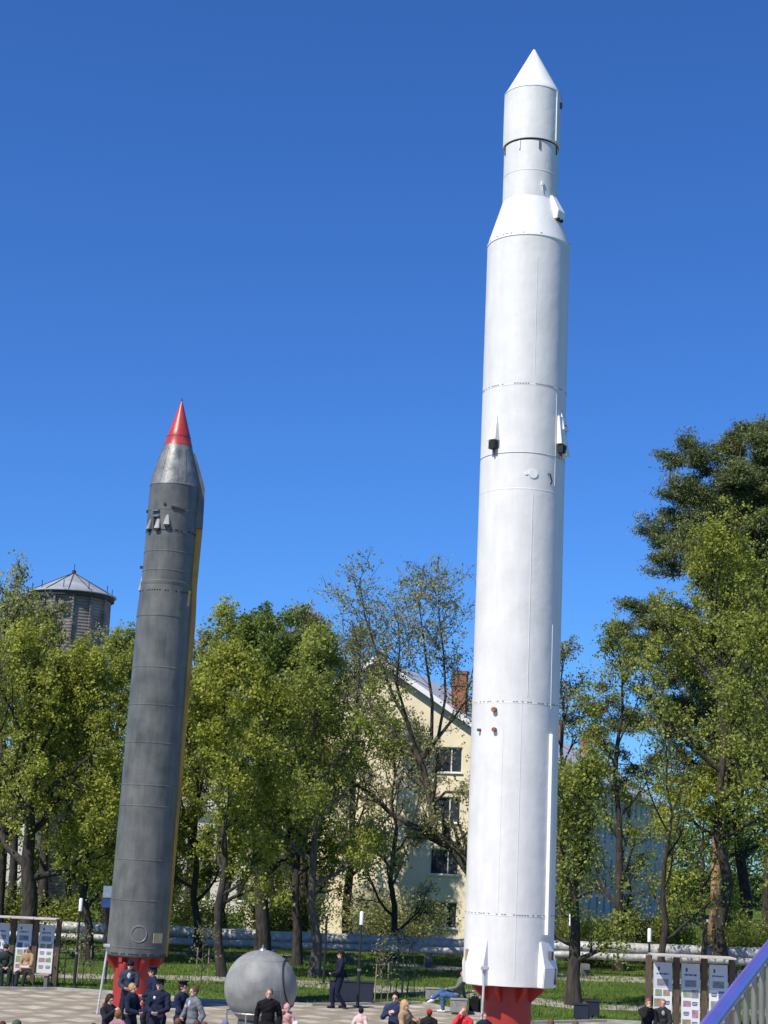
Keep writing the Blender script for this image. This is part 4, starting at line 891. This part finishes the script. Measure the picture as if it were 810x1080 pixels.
def block(label, px, py, w_, h, d, m_, rz=0.0):
    b = ground(px, py); t = thing('block_seat', label, 'block seat', (b.x, b.y + d / 2, 0), rz, 'block seats on the plaza edge')
    g = MB(); g.box((0, 0, h / 2 + .03), (w_, d, h - .06)); g.build('body', m_, t, bevel=.02); g = MB(); g.box((0, 0, .025), (w_ - .12, d - .12, .05)); g.build('plinth', MATS['concrete_dark'], t)
    g = MB(); g.box((0, 0, h + .015), (w_ + .02, d + .02, .03)); g.build('seat_slab', m_, t, bevel=.008)
navy_b = mat('navy_block', (.016, .022, .042), .6); conc = mat('block_concrete', (.26, .26, .25), .85, var=.15, scale=8)
block('dark navy block seat behind the walking officer', 370, 1059, 1.45, .68, .55, navy_b)
block('pale concrete block left of the reclining man', 456, 1057, .46, .42, .5, conc)
block('pale concrete block the reclining man sits on', 484, 1070.5, .52, .44, .55, conc)
block('dark navy block at the foot of the crooked tree', 614, 1078, .42, .50, .5, navy_b)
block('dark navy block set further back beside the crooked tree', 626, 1074, .38, .50, .5, navy_b)
# blue sign and white fence piece
q = at(115, 945, 58); t = thing('sign', 'small grey and blue sign on a post peeping out left of the grey rocket', 'sign', (q.x, 58, 0))
g = MB(); g.tube([(.1, .03, 0), (.1, .03, q.z + .4)], .03, 8); g.build('post', blackm, t)
g = MB(); g.box((0, -.03, q.z + .14), (.42, .03, .40)); g.build('panel', mat('sign_grey', (.22, .27, .33), .5), t); g = MB(); g.box((0, -.03, q.z - .24), (.42, .03, .3)); g.build('panel', mat('sign_blue', (.02, .06, .20), .5), t)
q0 = at(742, 971, 90); q1 = at(768, 972, 90); t = thing('fence', 'short white-railed dark fence seen right of the pine trunk', 'fence', (q0.x, 90, 0)); w_ = q1.x - q0.x
g = MB(); g.box((w_ / 2, 0, q0.z), (w_, .12, .14)); g.build('rail', frame_m, t)
for k in range(7): g = MB(); g.box((w_ * k / 6, .03, q0.z / 2 - .04), (.1, .08, q0.z - .1)); g.build('post', wood_d, t)

# handrail and the terrace it stands on
ra = at(722, 1115, 4.3); rb_ = at(846, 955, 8.0)
t = thing('handrail', 'violet-blue metal handrail with steel balusters at the right edge', 'railing')
violet = mat('violet_metal', (.17, .13, .50), .30, .35, var=.08)
stl = mat('baluster_steel', (.36, .32, .27), .38, .7, var=.1)
g = MB(); g.tube([ra, rb_], .0235, 20); g.build('top_rail', violet, t, smooth=40)
n = 15; terr_z = 3.42
for k in range(n):
    p = ra.lerp(rb_, (k + .5) / n); g = MB(); g.tube([(p.x, p.y, terr_z), (p.x, p.y, p.z - .015)], .0115, 12); b_ = g.build('baluster', stl, t, smooth=40)
    g = MB(); g.cap((p.x - .013, p.y - .005, p.z - .06), (p.x - .013, p.y - .005, p.z - .052), .007, .007, 10); g.build('clamp', mat('clamp_steel', (.5, .48, .45), .3, .8), b_, smooth=40)
g = MB(); lo = Vector((0, 0, -.85)); g.tube([ra + lo, rb_ + lo], .016, 10); g.build('lower_rail', stl, t)
dirr = (rb_ - ra); dirr.z = 0; dirr.normalize(); nr = Vector((dirr.y, -dirr.x, 0)); A = ra - dirr * 6 - nr * .15; B = rb_ + dirr * 1.0 - nr * .15
g = MB(); vs = [Vector((p.x, p.y, z)) for z in (0, terr_z) for p in (A, B, B + nr * 5, A + nr * 5)]
g.add(vs, [(0, 1, 2, 3), (4, 7, 6, 5), (0, 4, 5, 1), (1, 5, 6, 2), (2, 6, 7, 3), (3, 7, 4, 0)]); g.build('terrace_floor', mat('terrace_stone', (.34, .33, .31), .8, bump=.004))['kind'] = 'structure'

# ------------------------------------------------------------------ people
skin_m = mat('skin', (.55, .33, .24), .55, var=.06); lip_m = mat('lips', (.38, .12, .10), .5); eye_m = mat('eye', (.03, .025, .02), .3)
def cloth(c, rough=.9):
    M = mat('cloth_%03d_%03d_%03d' % tuple(int(x * 999) for x in c), c, rough, var=.18, scale=7)
    M.node_tree.nodes['Principled BSDF'].inputs['Specular IOR Level'].default_value = .12; return M
def remesh(mb, name, m_, parent, voxel, fold=0.0, seed=0):
    me = bpy.data.meshes.new('tmp'); me.from_pydata(mb.v, [], mb.f); bm = bmesh.new(); bm.from_mesh(me); bmesh.ops.recalc_face_normals(bm, faces=bm.faces[:]); bm.to_mesh(me); bm.free()
    o = bpy.data.objects.new('tmp', me); C.objects.link(o); md = o.modifiers.new('r', 'REMESH'); md.mode = 'VOXEL'; md.voxel_size = voxel
    s_ = o.modifiers.new('s', 'SMOOTH'); s_.factor = .5; s_.iterations = 3 if voxel > .012 else 2
    dg = bpy.context.evaluated_depsgraph_get(); me2 = bpy.data.meshes.new_from_object(o.evaluated_get(dg)); bpy.data.objects.remove(o); bpy.data.meshes.remove(me)
    if fold and len(me2.vertices):
        n = len(me2.vertices); co_ = np.empty(n * 3); me2.vertices.foreach_get('co', co_); co_ = co_.reshape(-1, 3); no = np.empty(n * 3); me2.vertices.foreach_get('normal', no); no = no.reshape(-1, 3)
        f = np.sin(co_[:, 0] * 31 + seed + 5 * np.sin(co_[:, 2] * 9)) * np.sin(co_[:, 2] * 24 + co_[:, 1] * 17 + seed) ; co_ += no * ((f + 1) * fold)[:, None]; me2.vertices.foreach_set('co', co_.reshape(-1))
    me2.name = name; me2.materials.clear(); me2.materials.append(m_); me2.polygons.foreach_set('use_smooth', [True] * len(me2.polygons)); me2.update()
    r = bpy.data.objects.new(name, me2); C.objects.link(r); r.parent = parent; return r
def ik(a, b, l1, l2, pole):
    d = b - a; L = min(d.length, (l1 + l2) * .999); dn = d.normalized(); b = a + dn * L
    x = (l1 * l1 - l2 * l2 + L * L) / (2 * L); h = math.sqrt(max(0, l1 * l1 - x * x)); p = Vector(pole); p = (p - dn * p.dot(dn)).normalized()
    return a + dn * x + p * h, b
def hand(mb, wr_, d, palm_n, side, s, curl=.5):
    """palm, four bent fingers of unequal length, and a thumb from the side of the palm"""
    d = d.normalized(); palm_n = (palm_n - d * palm_n.dot(d)).normalized(); x = d.cross(palm_n).normalized() * side
    M = Matrix((x, palm_n, d)).transposed(); mb.ell(wr_ + d * .045 * s, (.040 * s, .017 * s, .055 * s), M)
    for k, L in enumerate((.072, .080, .075, .058)):
        b0 = wr_ + d * .085 * s + x * (.029 - .0195 * k) * s; c1 = math.cos(curl * .6); s1 = math.sin(curl * .6); d1 = d * c1 + palm_n * s1; d2 = d * math.cos(curl * 1.6) + palm_n * math.sin(curl * 1.6)
        m_ = b0 + d1 * L * .5 * s; mb.cap(b0 - d * .012, m_, .0090 * s, .0085 * s, 8); mb.cap(m_, m_ + d2 * L * .5 * s, .0085 * s, .0075 * s, 8)
    t0 = wr_ + d * .03 * s + x * .034 * s; t1 = t0 + (d * .6 + x * .7 + palm_n * .3).normalized() * .036 * s; mb.cap(t0, t1, .012 * s, .0105 * s, 8); mb.cap(t1, t1 + (d * .9 + x * .1 + palm_n * .4).normalized() * .032 * s, .0105 * s, .009 * s, 8)
def person(label, loc_, heading, H=1.75, pose='stand', arms=('down', 'down'), lean=0.0, turn=0.0, tilt=0.0, top=(.02, .025, .045), bottom=(.02, .022, .035), shoes=(.02, .02, .02),
           hair=(.05, .03, .02), hat=None, hatcol=(.015, .017, .03), coat=0.0, female=False, seat=.46, collar=None, badge=False, longhair=False, step=.28, group='people on the plaza', seed=0, lean_side=0.0, belt=None):
    s = H / 1.75; t = thing('person', label, 'person', loc_, heading, group); V = Vector
    hipz = .93 * s if pose not in ('sit', 'cross') else seat + .10 * s
    if pose == 'walk': hipz = .915 * s
    pel = V((0, 0, hipz)); LM = Matrix.Rotation(-lean, 3, 'X') @ Matrix.Rotation(lean_side, 3, 'Y')
    U = lambda x, y, z: pel + LM @ V((x * s, y * s, z * s))
    shw = .168 if female else .188; chest = U(0, .0, .36); neck = U(0, -.005, .54); hc = U(0, .02, .672)
    HR = Matrix.Rotation(turn, 3, 'Z') @ Matrix.Rotation(-tilt - lean * .3, 3, 'X')
    def body_torso(mb, e=0.0):
        LMx = LM
        mb.ell(U(0, 0, .40), ((.155 if female else .178) * s + e, .112 * s + e, .17 * s + e), LMx); mb.ell(U(0, .005, .18), (.135 * s + e, .10 * s + e, .17 * s + e), LMx); mb.ell(U(0, 0, .02), ((.17 if female else .16) * s + e, .115 * s + e, .13 * s + e), LMx)
        mb.cap(U(-shw + .03, 0, .46), U(shw - .03, 0, .46), .058 * s + e, .058 * s + e); mb.cap(U(-.02, -.01, .535), U(-shw + .03, 0, .465), .052 * s + e, .05 * s + e); mb.cap(U(.02, -.01, .535), U(shw - .03, 0, .465), .052 * s + e, .05 * s + e)
    feet, knees, hips = [], [], []
    for k, sd_ in enumerate((-1, 1)):
        hp = pel + V((sd_ * .088 * s, 0, -.02 * s)); hips.append(hp)
        if pose == 'sit': ft = V((sd_ * .11 * s, .50 * s + (.06 if k else 0), .085 * s)); pole = (sd_ * .15, .3, 1)
        elif pose == 'cross': 
            ft = V((-.10 * s, .40 * s, .085 * s)) if k == 0 else V((-.08 * s, .74 * s, .40 * s)); pole = (0, .3, 1)
        elif pose == 'walk': ft = V((sd_ * .08 * s, (step if k else -step * .9) * s, (.085 if k else .12) * s)); pole = (0, 1, 0)
        else: ft = V((sd_ * (.12 + .02 * (seed % 3)) * s, .02 * sd_ * s, .085 * s)); pole = (sd_ * .2, 1, 0)
        kn, ft = ik(hp, ft, .435 * s, .425 * s, pole); knees.append(kn); feet.append(ft)
    el_, wr2, sh = [], [], []
    for k, sd_ in enumerate((-1, 1)):
        a = arms[k]; S_ = U(sd_ * shw, 0, .455); sh.append(S_)
        tgt = {'down': U(sd_ * .30, .05, -.02), 'front': U(sd_ * .06, .27, .12), 'lap': U(sd_ * .08, .30, .08), 'face': U(sd_ * .05, .19, .60), 'phone': U(sd_ * .08, .32, .46), 'hip': U(sd_ * .22, .08, .08),
               'cross': U(-sd_ * .12, .24, .30), 'back': U(sd_ * .26, -.25, .02), 'ear': U(sd_ * .13, .06, .60), 'hug': U(sd_ * .05, .36, .38), 'pocket': U(sd_ * .25, .06, -.02), 'clap': U(sd_ * .02, .33, .28), 'support': U(sd_ * .30, -.34, -.05)}[a]
        pole = {'down': (sd_ * .3, -1, 0), 'face': (sd_ * .5, .2, -1), 'ear': (sd_ * 1, 0, -.4), 'hip': (sd_ * 1, -.4, 0), 'pocket': (sd_ * .35, -1, 0)}.get(a, (sd_ * .8, -.4, -.8))
        e_, w2 = ik(S_, tgt, .285 * s, .255 * s, pole); el_.append(e_); wr2.append(w2)
    def legs(mb, e=0.0, toes=True):
        for k in (0, 1):
            mb.cap(hips[k], knees[k], .082 * s + e, .055 * s + e); mb.cap(knees[k], feet[k], .055 * s + e, .036 * s + e)
    def armsf(mb, e=0.0, cut=1.0):
        for k in (0, 1): mb.cap(sh[k], el_[k], .052 * s + e, .040 * s + e); mb.cap(el_[k], el_[k].lerp(wr2[k], cut), .040 * s + e, .028 * s + e)
    b = MB(); body_torso(b); legs(b); armsf(b)
    b.cap(neck - V((0, 0, .05 * s)), hc - V((0, 0, .05 * s)), .055 * s, .052 * s)
    hd = lambda x, y, z: hc + HR @ V((x * s, y * s, z * s))
    b.ell(hd(0, -.008, .02), (.077 * s, .092 * s, .096 * s), HR, 16, 12); b.ell(hd(0, .022, -.055), (.058 * s, .062 * s, .056 * s), HR); b.cap(hd(0, .088, .012), hd(0, .102, -.018), .010 * s, .015 * s, 8); b.ell(hd(0, .075, .035), (.05 * s, .016 * s, .012 * s), HR)
    for sd_ in (-1, 1): b.ell(hd(sd_ * .076, -.005, -.005), (.010 * s, .02 * s, .03 * s), HR)
    for k, sd_ in enumerate((-1, 1)):
        d = (wr2[k] - el_[k]).normalized(); a = arms[k]
        pn = {'down': V((-sd_, 0, 0)), 'front': V((-sd_, 0, .3)), 'lap': V((0, 0, -1)), 'face': V((-sd_ * .3, -1, 0)), 'clap': V((-sd_, 0, 0)), 'ear': V((-sd_, 0, 0))}.get(a, V((-sd_, -.2, 0)))
        if a in ('front', 'clap', 'lap', 'hug', 'cross'): d = (d + V((-sd_ * .5, .1, 0))).normalized()
        hand(b, wr2[k], d, pn, -sd_, s, .9 if a in ('front', 'phone', 'face', 'cross') else .5)
    for k in (0, 1):
        fd = V((0, 1, 0)) if pose != 'cross' or k == 0 else V((-.2, .8, -.4)).normalized(); b.cap(feet[k] - V((0, .03, .035)) * s, feet[k] + fd * .13 * s - V((0, 0, .045 * s)), .036 * s, .028 * s)
    body_o = remesh(b, 'body', skin_m, t, .0095)
    for sd_ in (-1, 1): g = MB(); g.ell(hd(sd_ * .030, .083, .018), (.009 * s, .005 * s, .005 * s), HR); g.build('eye', eye_m, body_o, smooth=60)
    g = MB(); g.cap(hd(-.018, .083, -.050), hd(.018, .083, -.050), .006 * s, .006 * s, 6); g.build('mouth', lip_m, body_o)
    # clothes
    g = MB(); body_torso(g, .014); armsf(g, .014, .97); g.cap(neck - V((0, 0, .07 * s)), neck - V((0, 0, .015 * s)), .078 * s, .068 * s)
    if coat:
        if pose in ('sit', 'cross'): 
            for k in (0, 1): g.cap(hips[k], hips[k].lerp(knees[k], .75), .105 * s, .09 * s)
        else:
            g.cap(pel, pel - V((0, 0, coat * s * .5)), .175 * s, .165 * s, 16); g.cap(pel - V((.04, 0, coat * s * .5)), pel - V((.04, 0, coat * s)), .15 * s, .16 * s, 16); g.cap(pel - V((-.04, 0, coat * s * .5)), pel - V((-.04, 0, coat * s)), .15 * s, .16 * s, 16)
    else: g.ell(U(0, 0, .02), (.188 * s, .14 * s, .09 * s), LM)
    remesh(g, 'coat' if coat else 'jacket', cloth(top), t, .018, .008, seed)
    g = MB(); legs(g, .019); g.ell(pel - V((0, 0, .0)), (.172 * s, .128 * s, .12 * s)); remesh(g, 'trousers', cloth(bottom), t, .018, .006, seed + 3)
    for k in (0, 1):
        fd = V((0, 1, 0)) if pose != 'cross' or k == 0 else V((-.2, .8, -.4)).normalized(); g = MB(); g.cap(feet[k] - V((0, .035, .036)) * s, feet[k] + fd * .15 * s - V((0, 0, .046 * s)), .047 * s, .038 * s); g.cap(feet[k] + V((0, 0, .03)) * s, feet[k] - V((0, 0, .02)) * s, .046 * s, .046 * s)
        o = remesh(g, 'shoe', cloth(shoes, .45), t, .014)
    if collar: g = MB(); q = LM; g.ell(U(0, .104, .42), (.055 * s, .038 * s, .085 * s), LM); g.build('shirt', cloth(collar), t, smooth=60)
    if badge: g = MB(); g.ell(U(.075, .118, .42), (.03 * s, .018 * s, .035 * s), LM); g.build('badge', mat('badge_white', (.8, .78, .7), .4), t, smooth=60)
    if belt: g = MB(); g.ell(U(0, 0, .09), (.165 * s, .135 * s, .03 * s), LM, 20); g.build('belt', cloth(belt), t, smooth=60)
    if hair is not None:
        g = MB(); g.ell(hd(0, -.026, .032), (.086 * s, .098 * s, .104 * s), HR, 18, 12)
        if longhair: g.cap(hd(0, -.055, .0), hd(0, -.07, -.20), .078 * s, .06 * s); g.cap(hd(-.065, -.02, .0), hd(-.06, -.02, -.17), .03 * s, .025 * s); g.cap(hd(.065, -.02, .0), hd(.06, -.02, -.17), .03 * s, .025 * s)
        remesh(g, 'hair', cloth(hair, .6), t, .012, .003, seed)
    if hat == 'peak':
        g = MB(); pr = [(0, .078), (.08, .082), (.118, .068), (.114, .052), (.088, .034), (.086, .0), (0, .0)]; g.lathe([(r_ * s, z * s) for r_, z in pr], 24)
        for k in (0, ): pass
        M3 = HR.to_4x4() @ Matrix.Rotation(R(6), 4, 'X'); M3.translation = hd(0, -.005, .065); g.v = [tuple(M3 @ V(v)) for v in g.v]; cap_o = g.build('peaked_cap', cloth(hatcol), t, smooth=40)
        g = MB(); g.ell(hd(0, .085, .062), (.07 * s, .055 * s, .008 * s), HR @ Matrix.Rotation(R(-18), 3, 'X')); g.build('visor', mat('patent', (.01, .01, .012), .2), cap_o, smooth=60)
    elif hat == 'cap':
        g = MB(); g.ell(hd(0, -.016, .05), (.098 * s, .112 * s, .10 * s), HR, 20, 12); 
        cap_o = g.build('cap', cloth(hatcol), t, smooth=60); g = MB(); g.ell(hd(0, .10, .055), (.065 * s, .06 * s, .009 * s), HR); g.build('visor', cloth(hatcol), cap_o, smooth=60)
    elif hat == 'knit':
        g = MB(); g.ell(hd(0, -.022, .045), (.10 * s, .112 * s, .112 * s), HR, 20, 12); cap_o = g.build('knit_hat', cloth(hatcol), t, smooth=60)
        g = MB(); g.ell(hd(0, -.02, .15), (.03 * s, .03 * s, .03 * s)); g.build('pompom', cloth(hatcol), cap_o, smooth=60)
    elif hat == 'hood':
        g = MB(); g.ell(hd(0, -.035, .025), (.10 * s, .105 * s, .125 * s), HR, 20, 12); g.cap(hd(0, -.05, -.03), neck - V((0, .02, .0)), .09 * s, .09 * s); g.build('hood', cloth(hatcol), t, smooth=60)
    return t
def stand_at(px, py, H): p = ground(px, py, H); return (p.x, p.y, 0)
CAMW = math.pi      # heading that faces the camera
NAVY = (.018, .024, .05)
Pn = lambda deg: math.pi + R(deg)      # 0 faces the camera, +90 faces picture right? (rotates anticlockwise seen from above)
person('man in dark baseball cap and navy jacket by the grey rocket pedestal', stand_at(138, 1012.5, 1.76), Pn(0), 1.76, arms=('front', 'front'), hat='cap', top=(.04, .05, .075), collar=(.40, .42, .46), seed=1)
person('officer in peaked cap looking left, behind the officer with the white badge', stand_at(162, 1019, 1.78), Pn(-55), 1.78, arms=('front', 'down'), hat='peak', top=NAVY, turn=R(-20), seed=2)
person('officer in peaked cap with a white chest badge facing the camera', stand_at(169.5, 1032, 1.82), Pn(-8), 1.82, arms=('front', 'front'), hat='peak', top=NAVY, badge=True, seed=3)
person('fair-haired woman in navy jacket with ochre belt, seen in front of the red pedestal', stand_at(140, 1036, 1.66), Pn(60), 1.66, female=True, arms=('front', 'front'), hair=(.42, .27, .13), top=NAVY, belt=(.38, .25, .08), seed=4)
person('woman with long dark hair in black jacket looking down at her hands', stand_at(116, 1047.5, 1.65), Pn(45), 1.65, female=True, arms=('phone', 'phone'), tilt=R(18), longhair=True, hair=(.04, .022, .015), top=(.02, .022, .03), seed=5)
person('person in mauve jacket low at the feet of the navy group', stand_at(125.5, 1064, 1.5), Pn(150), 1.5, female=True, arms=('front', 'front'), hair=(.22, .12, .06), top=(.35, .18, .20), seed=6)
person('officer in peaked cap standing beside the man in the grey suit', stand_at(193, 1034, 1.82), Pn(65), 1.82, arms=('cross', 'front'), hat='peak', top=(.02, .026, .06), badge=False, seed=7)
person('man in grey suit and light blue shirt turned left', stand_at(205.5, 1039, 1.76), Pn(-50), 1.76, arms=('down', 'front'), hair=(.14, .07, .04), top=(.16, .17, .19), collar=(.35, .45, .65), bottom=(.10, .10, .12), seed=8)
person('brown-haired child below the grey-suited man', stand_at(188, 1073, 1.35), Pn(180), 1.35, hair=(.16, .08, .04), top=(.20, .21, .25), seed=9)
person('person with brown hair and dark red scarf at the bottom edge below the grey suit', stand_at(208, 1075, 1.5), Pn(180), 1.5, hair=(.10, .05, .03), top=(.16, .02, .03), seed=10)
person('auburn-haired person at the bottom edge left of the hooded child', stand_at(216, 1077, 1.45), Pn(170), 1.45, hair=(.18, .06, .03), top=(.05, .05, .06), seed=11)
person('balding man in black jacket and light jeans standing in front of the sphere', stand_at(284.5, 1041, 1.78), Pn(0), 1.78, arms=('pocket', 'pocket'), hair=(.20, .13, .09), top=(.012, .012, .014), collar=None, badge=False, bottom=(.33, .42, .52), seed=12)
person('child in pink coat and pink hat with a hand at the ear by the sphere', stand_at(303, 1058.5, 1.35), Pn(20), 1.35, female=True, arms=('front', 'ear'), hat='knit', hatcol=(.55, .27, .30), top=(.62, .36, .32), hair=(.3, .15, .08), seed=13)
person('child in white sun hat at the bottom edge right of the pink coat', stand_at(312, 1077, 1.2), Pn(180), 1.2, hat='cap', hatcol=(.7, .68, .62), top=(.5, .4, .3), seed=14)
person('child in a grey-violet hood at the bottom edge left of the sphere', stand_at(238, 1075, 1.3), Pn(150), 1.3, hat='hood', hatcol=(.20, .18, .32), top=(.20, .18, .32), hair=None, seed=15)
pP = ground(357, 1064); person('officer in navy uniform and cap walking left across the plaza edge', (pP.x, pP.y, 0), Pn(-78), 1.80, pose='walk', step=.17, arms=('front', 'back'), hat='peak', hatcol=(.07, .05, .06), top=(.018, .02, .045), bottom=(.015, .018, .04), seed=16)
person('small child in pale pink coat and black hat with white bow', stand_at(381, 1062.5, 1.15), Pn(160), 1.15, female=True, hat='knit', hatcol=(.02, .02, .025), top=(.62, .45, .42), coat=.25, seed=17)
cpl = ground(418, 1045, 1.80); person('black-haired man in navy jacket embracing a blonde woman', (cpl.x, cpl.y, 0), Pn(-18), 1.80, arms=('hip', 'hug'), hair=(.012, .01, .01), top=(.03, .04, .09), tilt=R(12), seed=18)
person('blonde woman in tan coat leaning on the man in navy', (cpl.x + .19, cpl.y - .42, 0), Pn(62), 1.67, female=True, arms=('hug', 'front'), hair=(.50, .33, .14), longhair=True, top=(.40, .27, .15), coat=.3, bottom=(.05, .05, .06), seed=19)
person('dark-haired person at the bottom edge right of the embracing couple', stand_at(436, 1076, 1.5), Pn(180), 1.5, hair=(.02, .015, .012), top=(.05, .05, .06), seed=20)
person('child in red cap and black top', stand_at(453, 1064, 1.3), Pn(170), 1.3, hat='cap', hatcol=(.45, .03, .035), top=(.02, .02, .022), hair=(.10, .05, .03), seed=21)
ps = ground(481, 1069); person('man in olive sweater and jeans sitting cross-legged on a concrete block', (ps.x, ps.y + .25, 0), R(90), 1.80, pose='cross', seat=.45, lean=R(-20), arms=('lap', 'support'), top=(.15, .165, .12), bottom=(.06, .12, .26), shoes=(.75, .75, .73), hair=(.12, .07, .04), seed=22)
person('woman in red coat raising a phone to her face', stand_at(490, 1060, 1.62), Pn(-25), 1.62, female=True, arms=('front', 'face'), hair=(.30, .15, .08), longhair=True, top=(.60, .045, .05), coat=.3, seed=23)
person('brown-haired child in dark clothes before the red pedestal', stand_at(511, 1067, 1.3), Pn(20), 1.3, arms=('down', 'front'), hair=(.14, .07, .04), top=(.02, .025, .04), seed=24)
person('brown-haired person with shoulders at the bottom edge right of the red pedestal', stand_at(581, 1074, 1.5), Pn(180), 1.5, hair=(.15, .08, .05), longhair=True, female=True, top=(.12, .08, .06), seed=25)
person('brown-haired person at the bottom edge below the navy blocks', stand_at(607, 1076, 1.5), Pn(180), 1.5, hair=(.13, .08, .05), top=(.06, .06, .07), seed=26)
person('man in black jacket on the right bench with a hand at his face', (at(682, 1070, YBR).x, YBR, 0), Pn(5), 1.74, pose='sit', arms=('lap', 'face'), lean=R(12), top=(.018, .018, .022), bottom=(.03, .045, .08), hair=(.22, .10, .06), seed=27)
person('woman in dark jacket and light grey trousers on the right bench', (at(699, 1070, YBR).x, YBR, 0), Pn(-5), 1.70, female=True, pose='sit', arms=('lap', 'lap'), top=(.03, .03, .034), collar=(.35, .33, .33), bottom=(.36, .36, .38), hair=(.28, .16, .10), seed=28)
person('woman in tan coat and dark glasses seated on the left bench', (at(27, 1035, YBL).x, YBL, 0), Pn(-12), 1.70, female=True, pose='sit', arms=('lap', 'lap'), top=(.36, .235, .13), coat=.2, bottom=(.03, .03, .035), hair=(.12, .06, .04), seed=29)
person('person in dark green coat at the left end of the left bench', (at(3, 1035, YBL).x, YBL, 0), Pn(20), 1.72, pose='sit', arms=('lap', 'lap'), top=(.035, .045, .04), coat=.2, bottom=(.02, .03, .03), hat='cap', hatcol=(.03, .035, .035), seed=30)
person('brown-haired person at the bottom left corner', stand_at(3, 1076, 1.5), Pn(180), 1.5, hair=(.09, .04, .03), top=(.2, .05, .05), seed=31)
person('person in a grey-green cap at the bottom left', stand_at(18, 1075, 1.55), Pn(180), 1.55, hat='cap', hatcol=(.08, .11, .07), top=(.08, .10, .07), seed=32)
person('brown-haired child at the bottom edge left of the dark-haired woman', stand_at(99, 1078, 1.3), Pn(180), 1.3, hair=(.12, .06, .03), top=(.1, .09, .09), seed=33)
# bags and papers
q = Vector((at(27, 1035, YBL).x, YBL - .36, .64)); t = thing('handbag', 'small white handbag on the lap of the woman in tan coat', 'bag', q); wl = mat('white_leather', (.72, .70, .66), .5)
g = MB(); g.box((0, 0, .04), (.30, .16, .08), rz=.2); g.build('bag_body', wl, t, bevel=.02); g = MB(); g.tube([(-.1, 0, .08), (-.06, 0, .15), (.06, 0, .15), (.1, 0, .08)], .008, 6); g.build('strap', wl, t)
q = ground(501, 1070); t = thing('backpack', 'black backpack standing left of the white rocket pedestal', 'backpack', (q.x, q.y + .3, 0)); bk_ = cloth((.015, .015, .02))
g = MB(); g.box((0, 0, .27), (.36, .24, .52)); g.build('bag_body', bk_, t, bevel=.07); g = MB(); g.box((0, -.15, .18), (.26, .09, .24)); g.build('front_pocket', bk_, t, bevel=.03); g = MB(); g.tube([(-.05, .0, .52), (-.03, 0, .58), (.03, 0, .58), (.05, 0, .52)], .012, 6); g.build('handle', bk_, t)
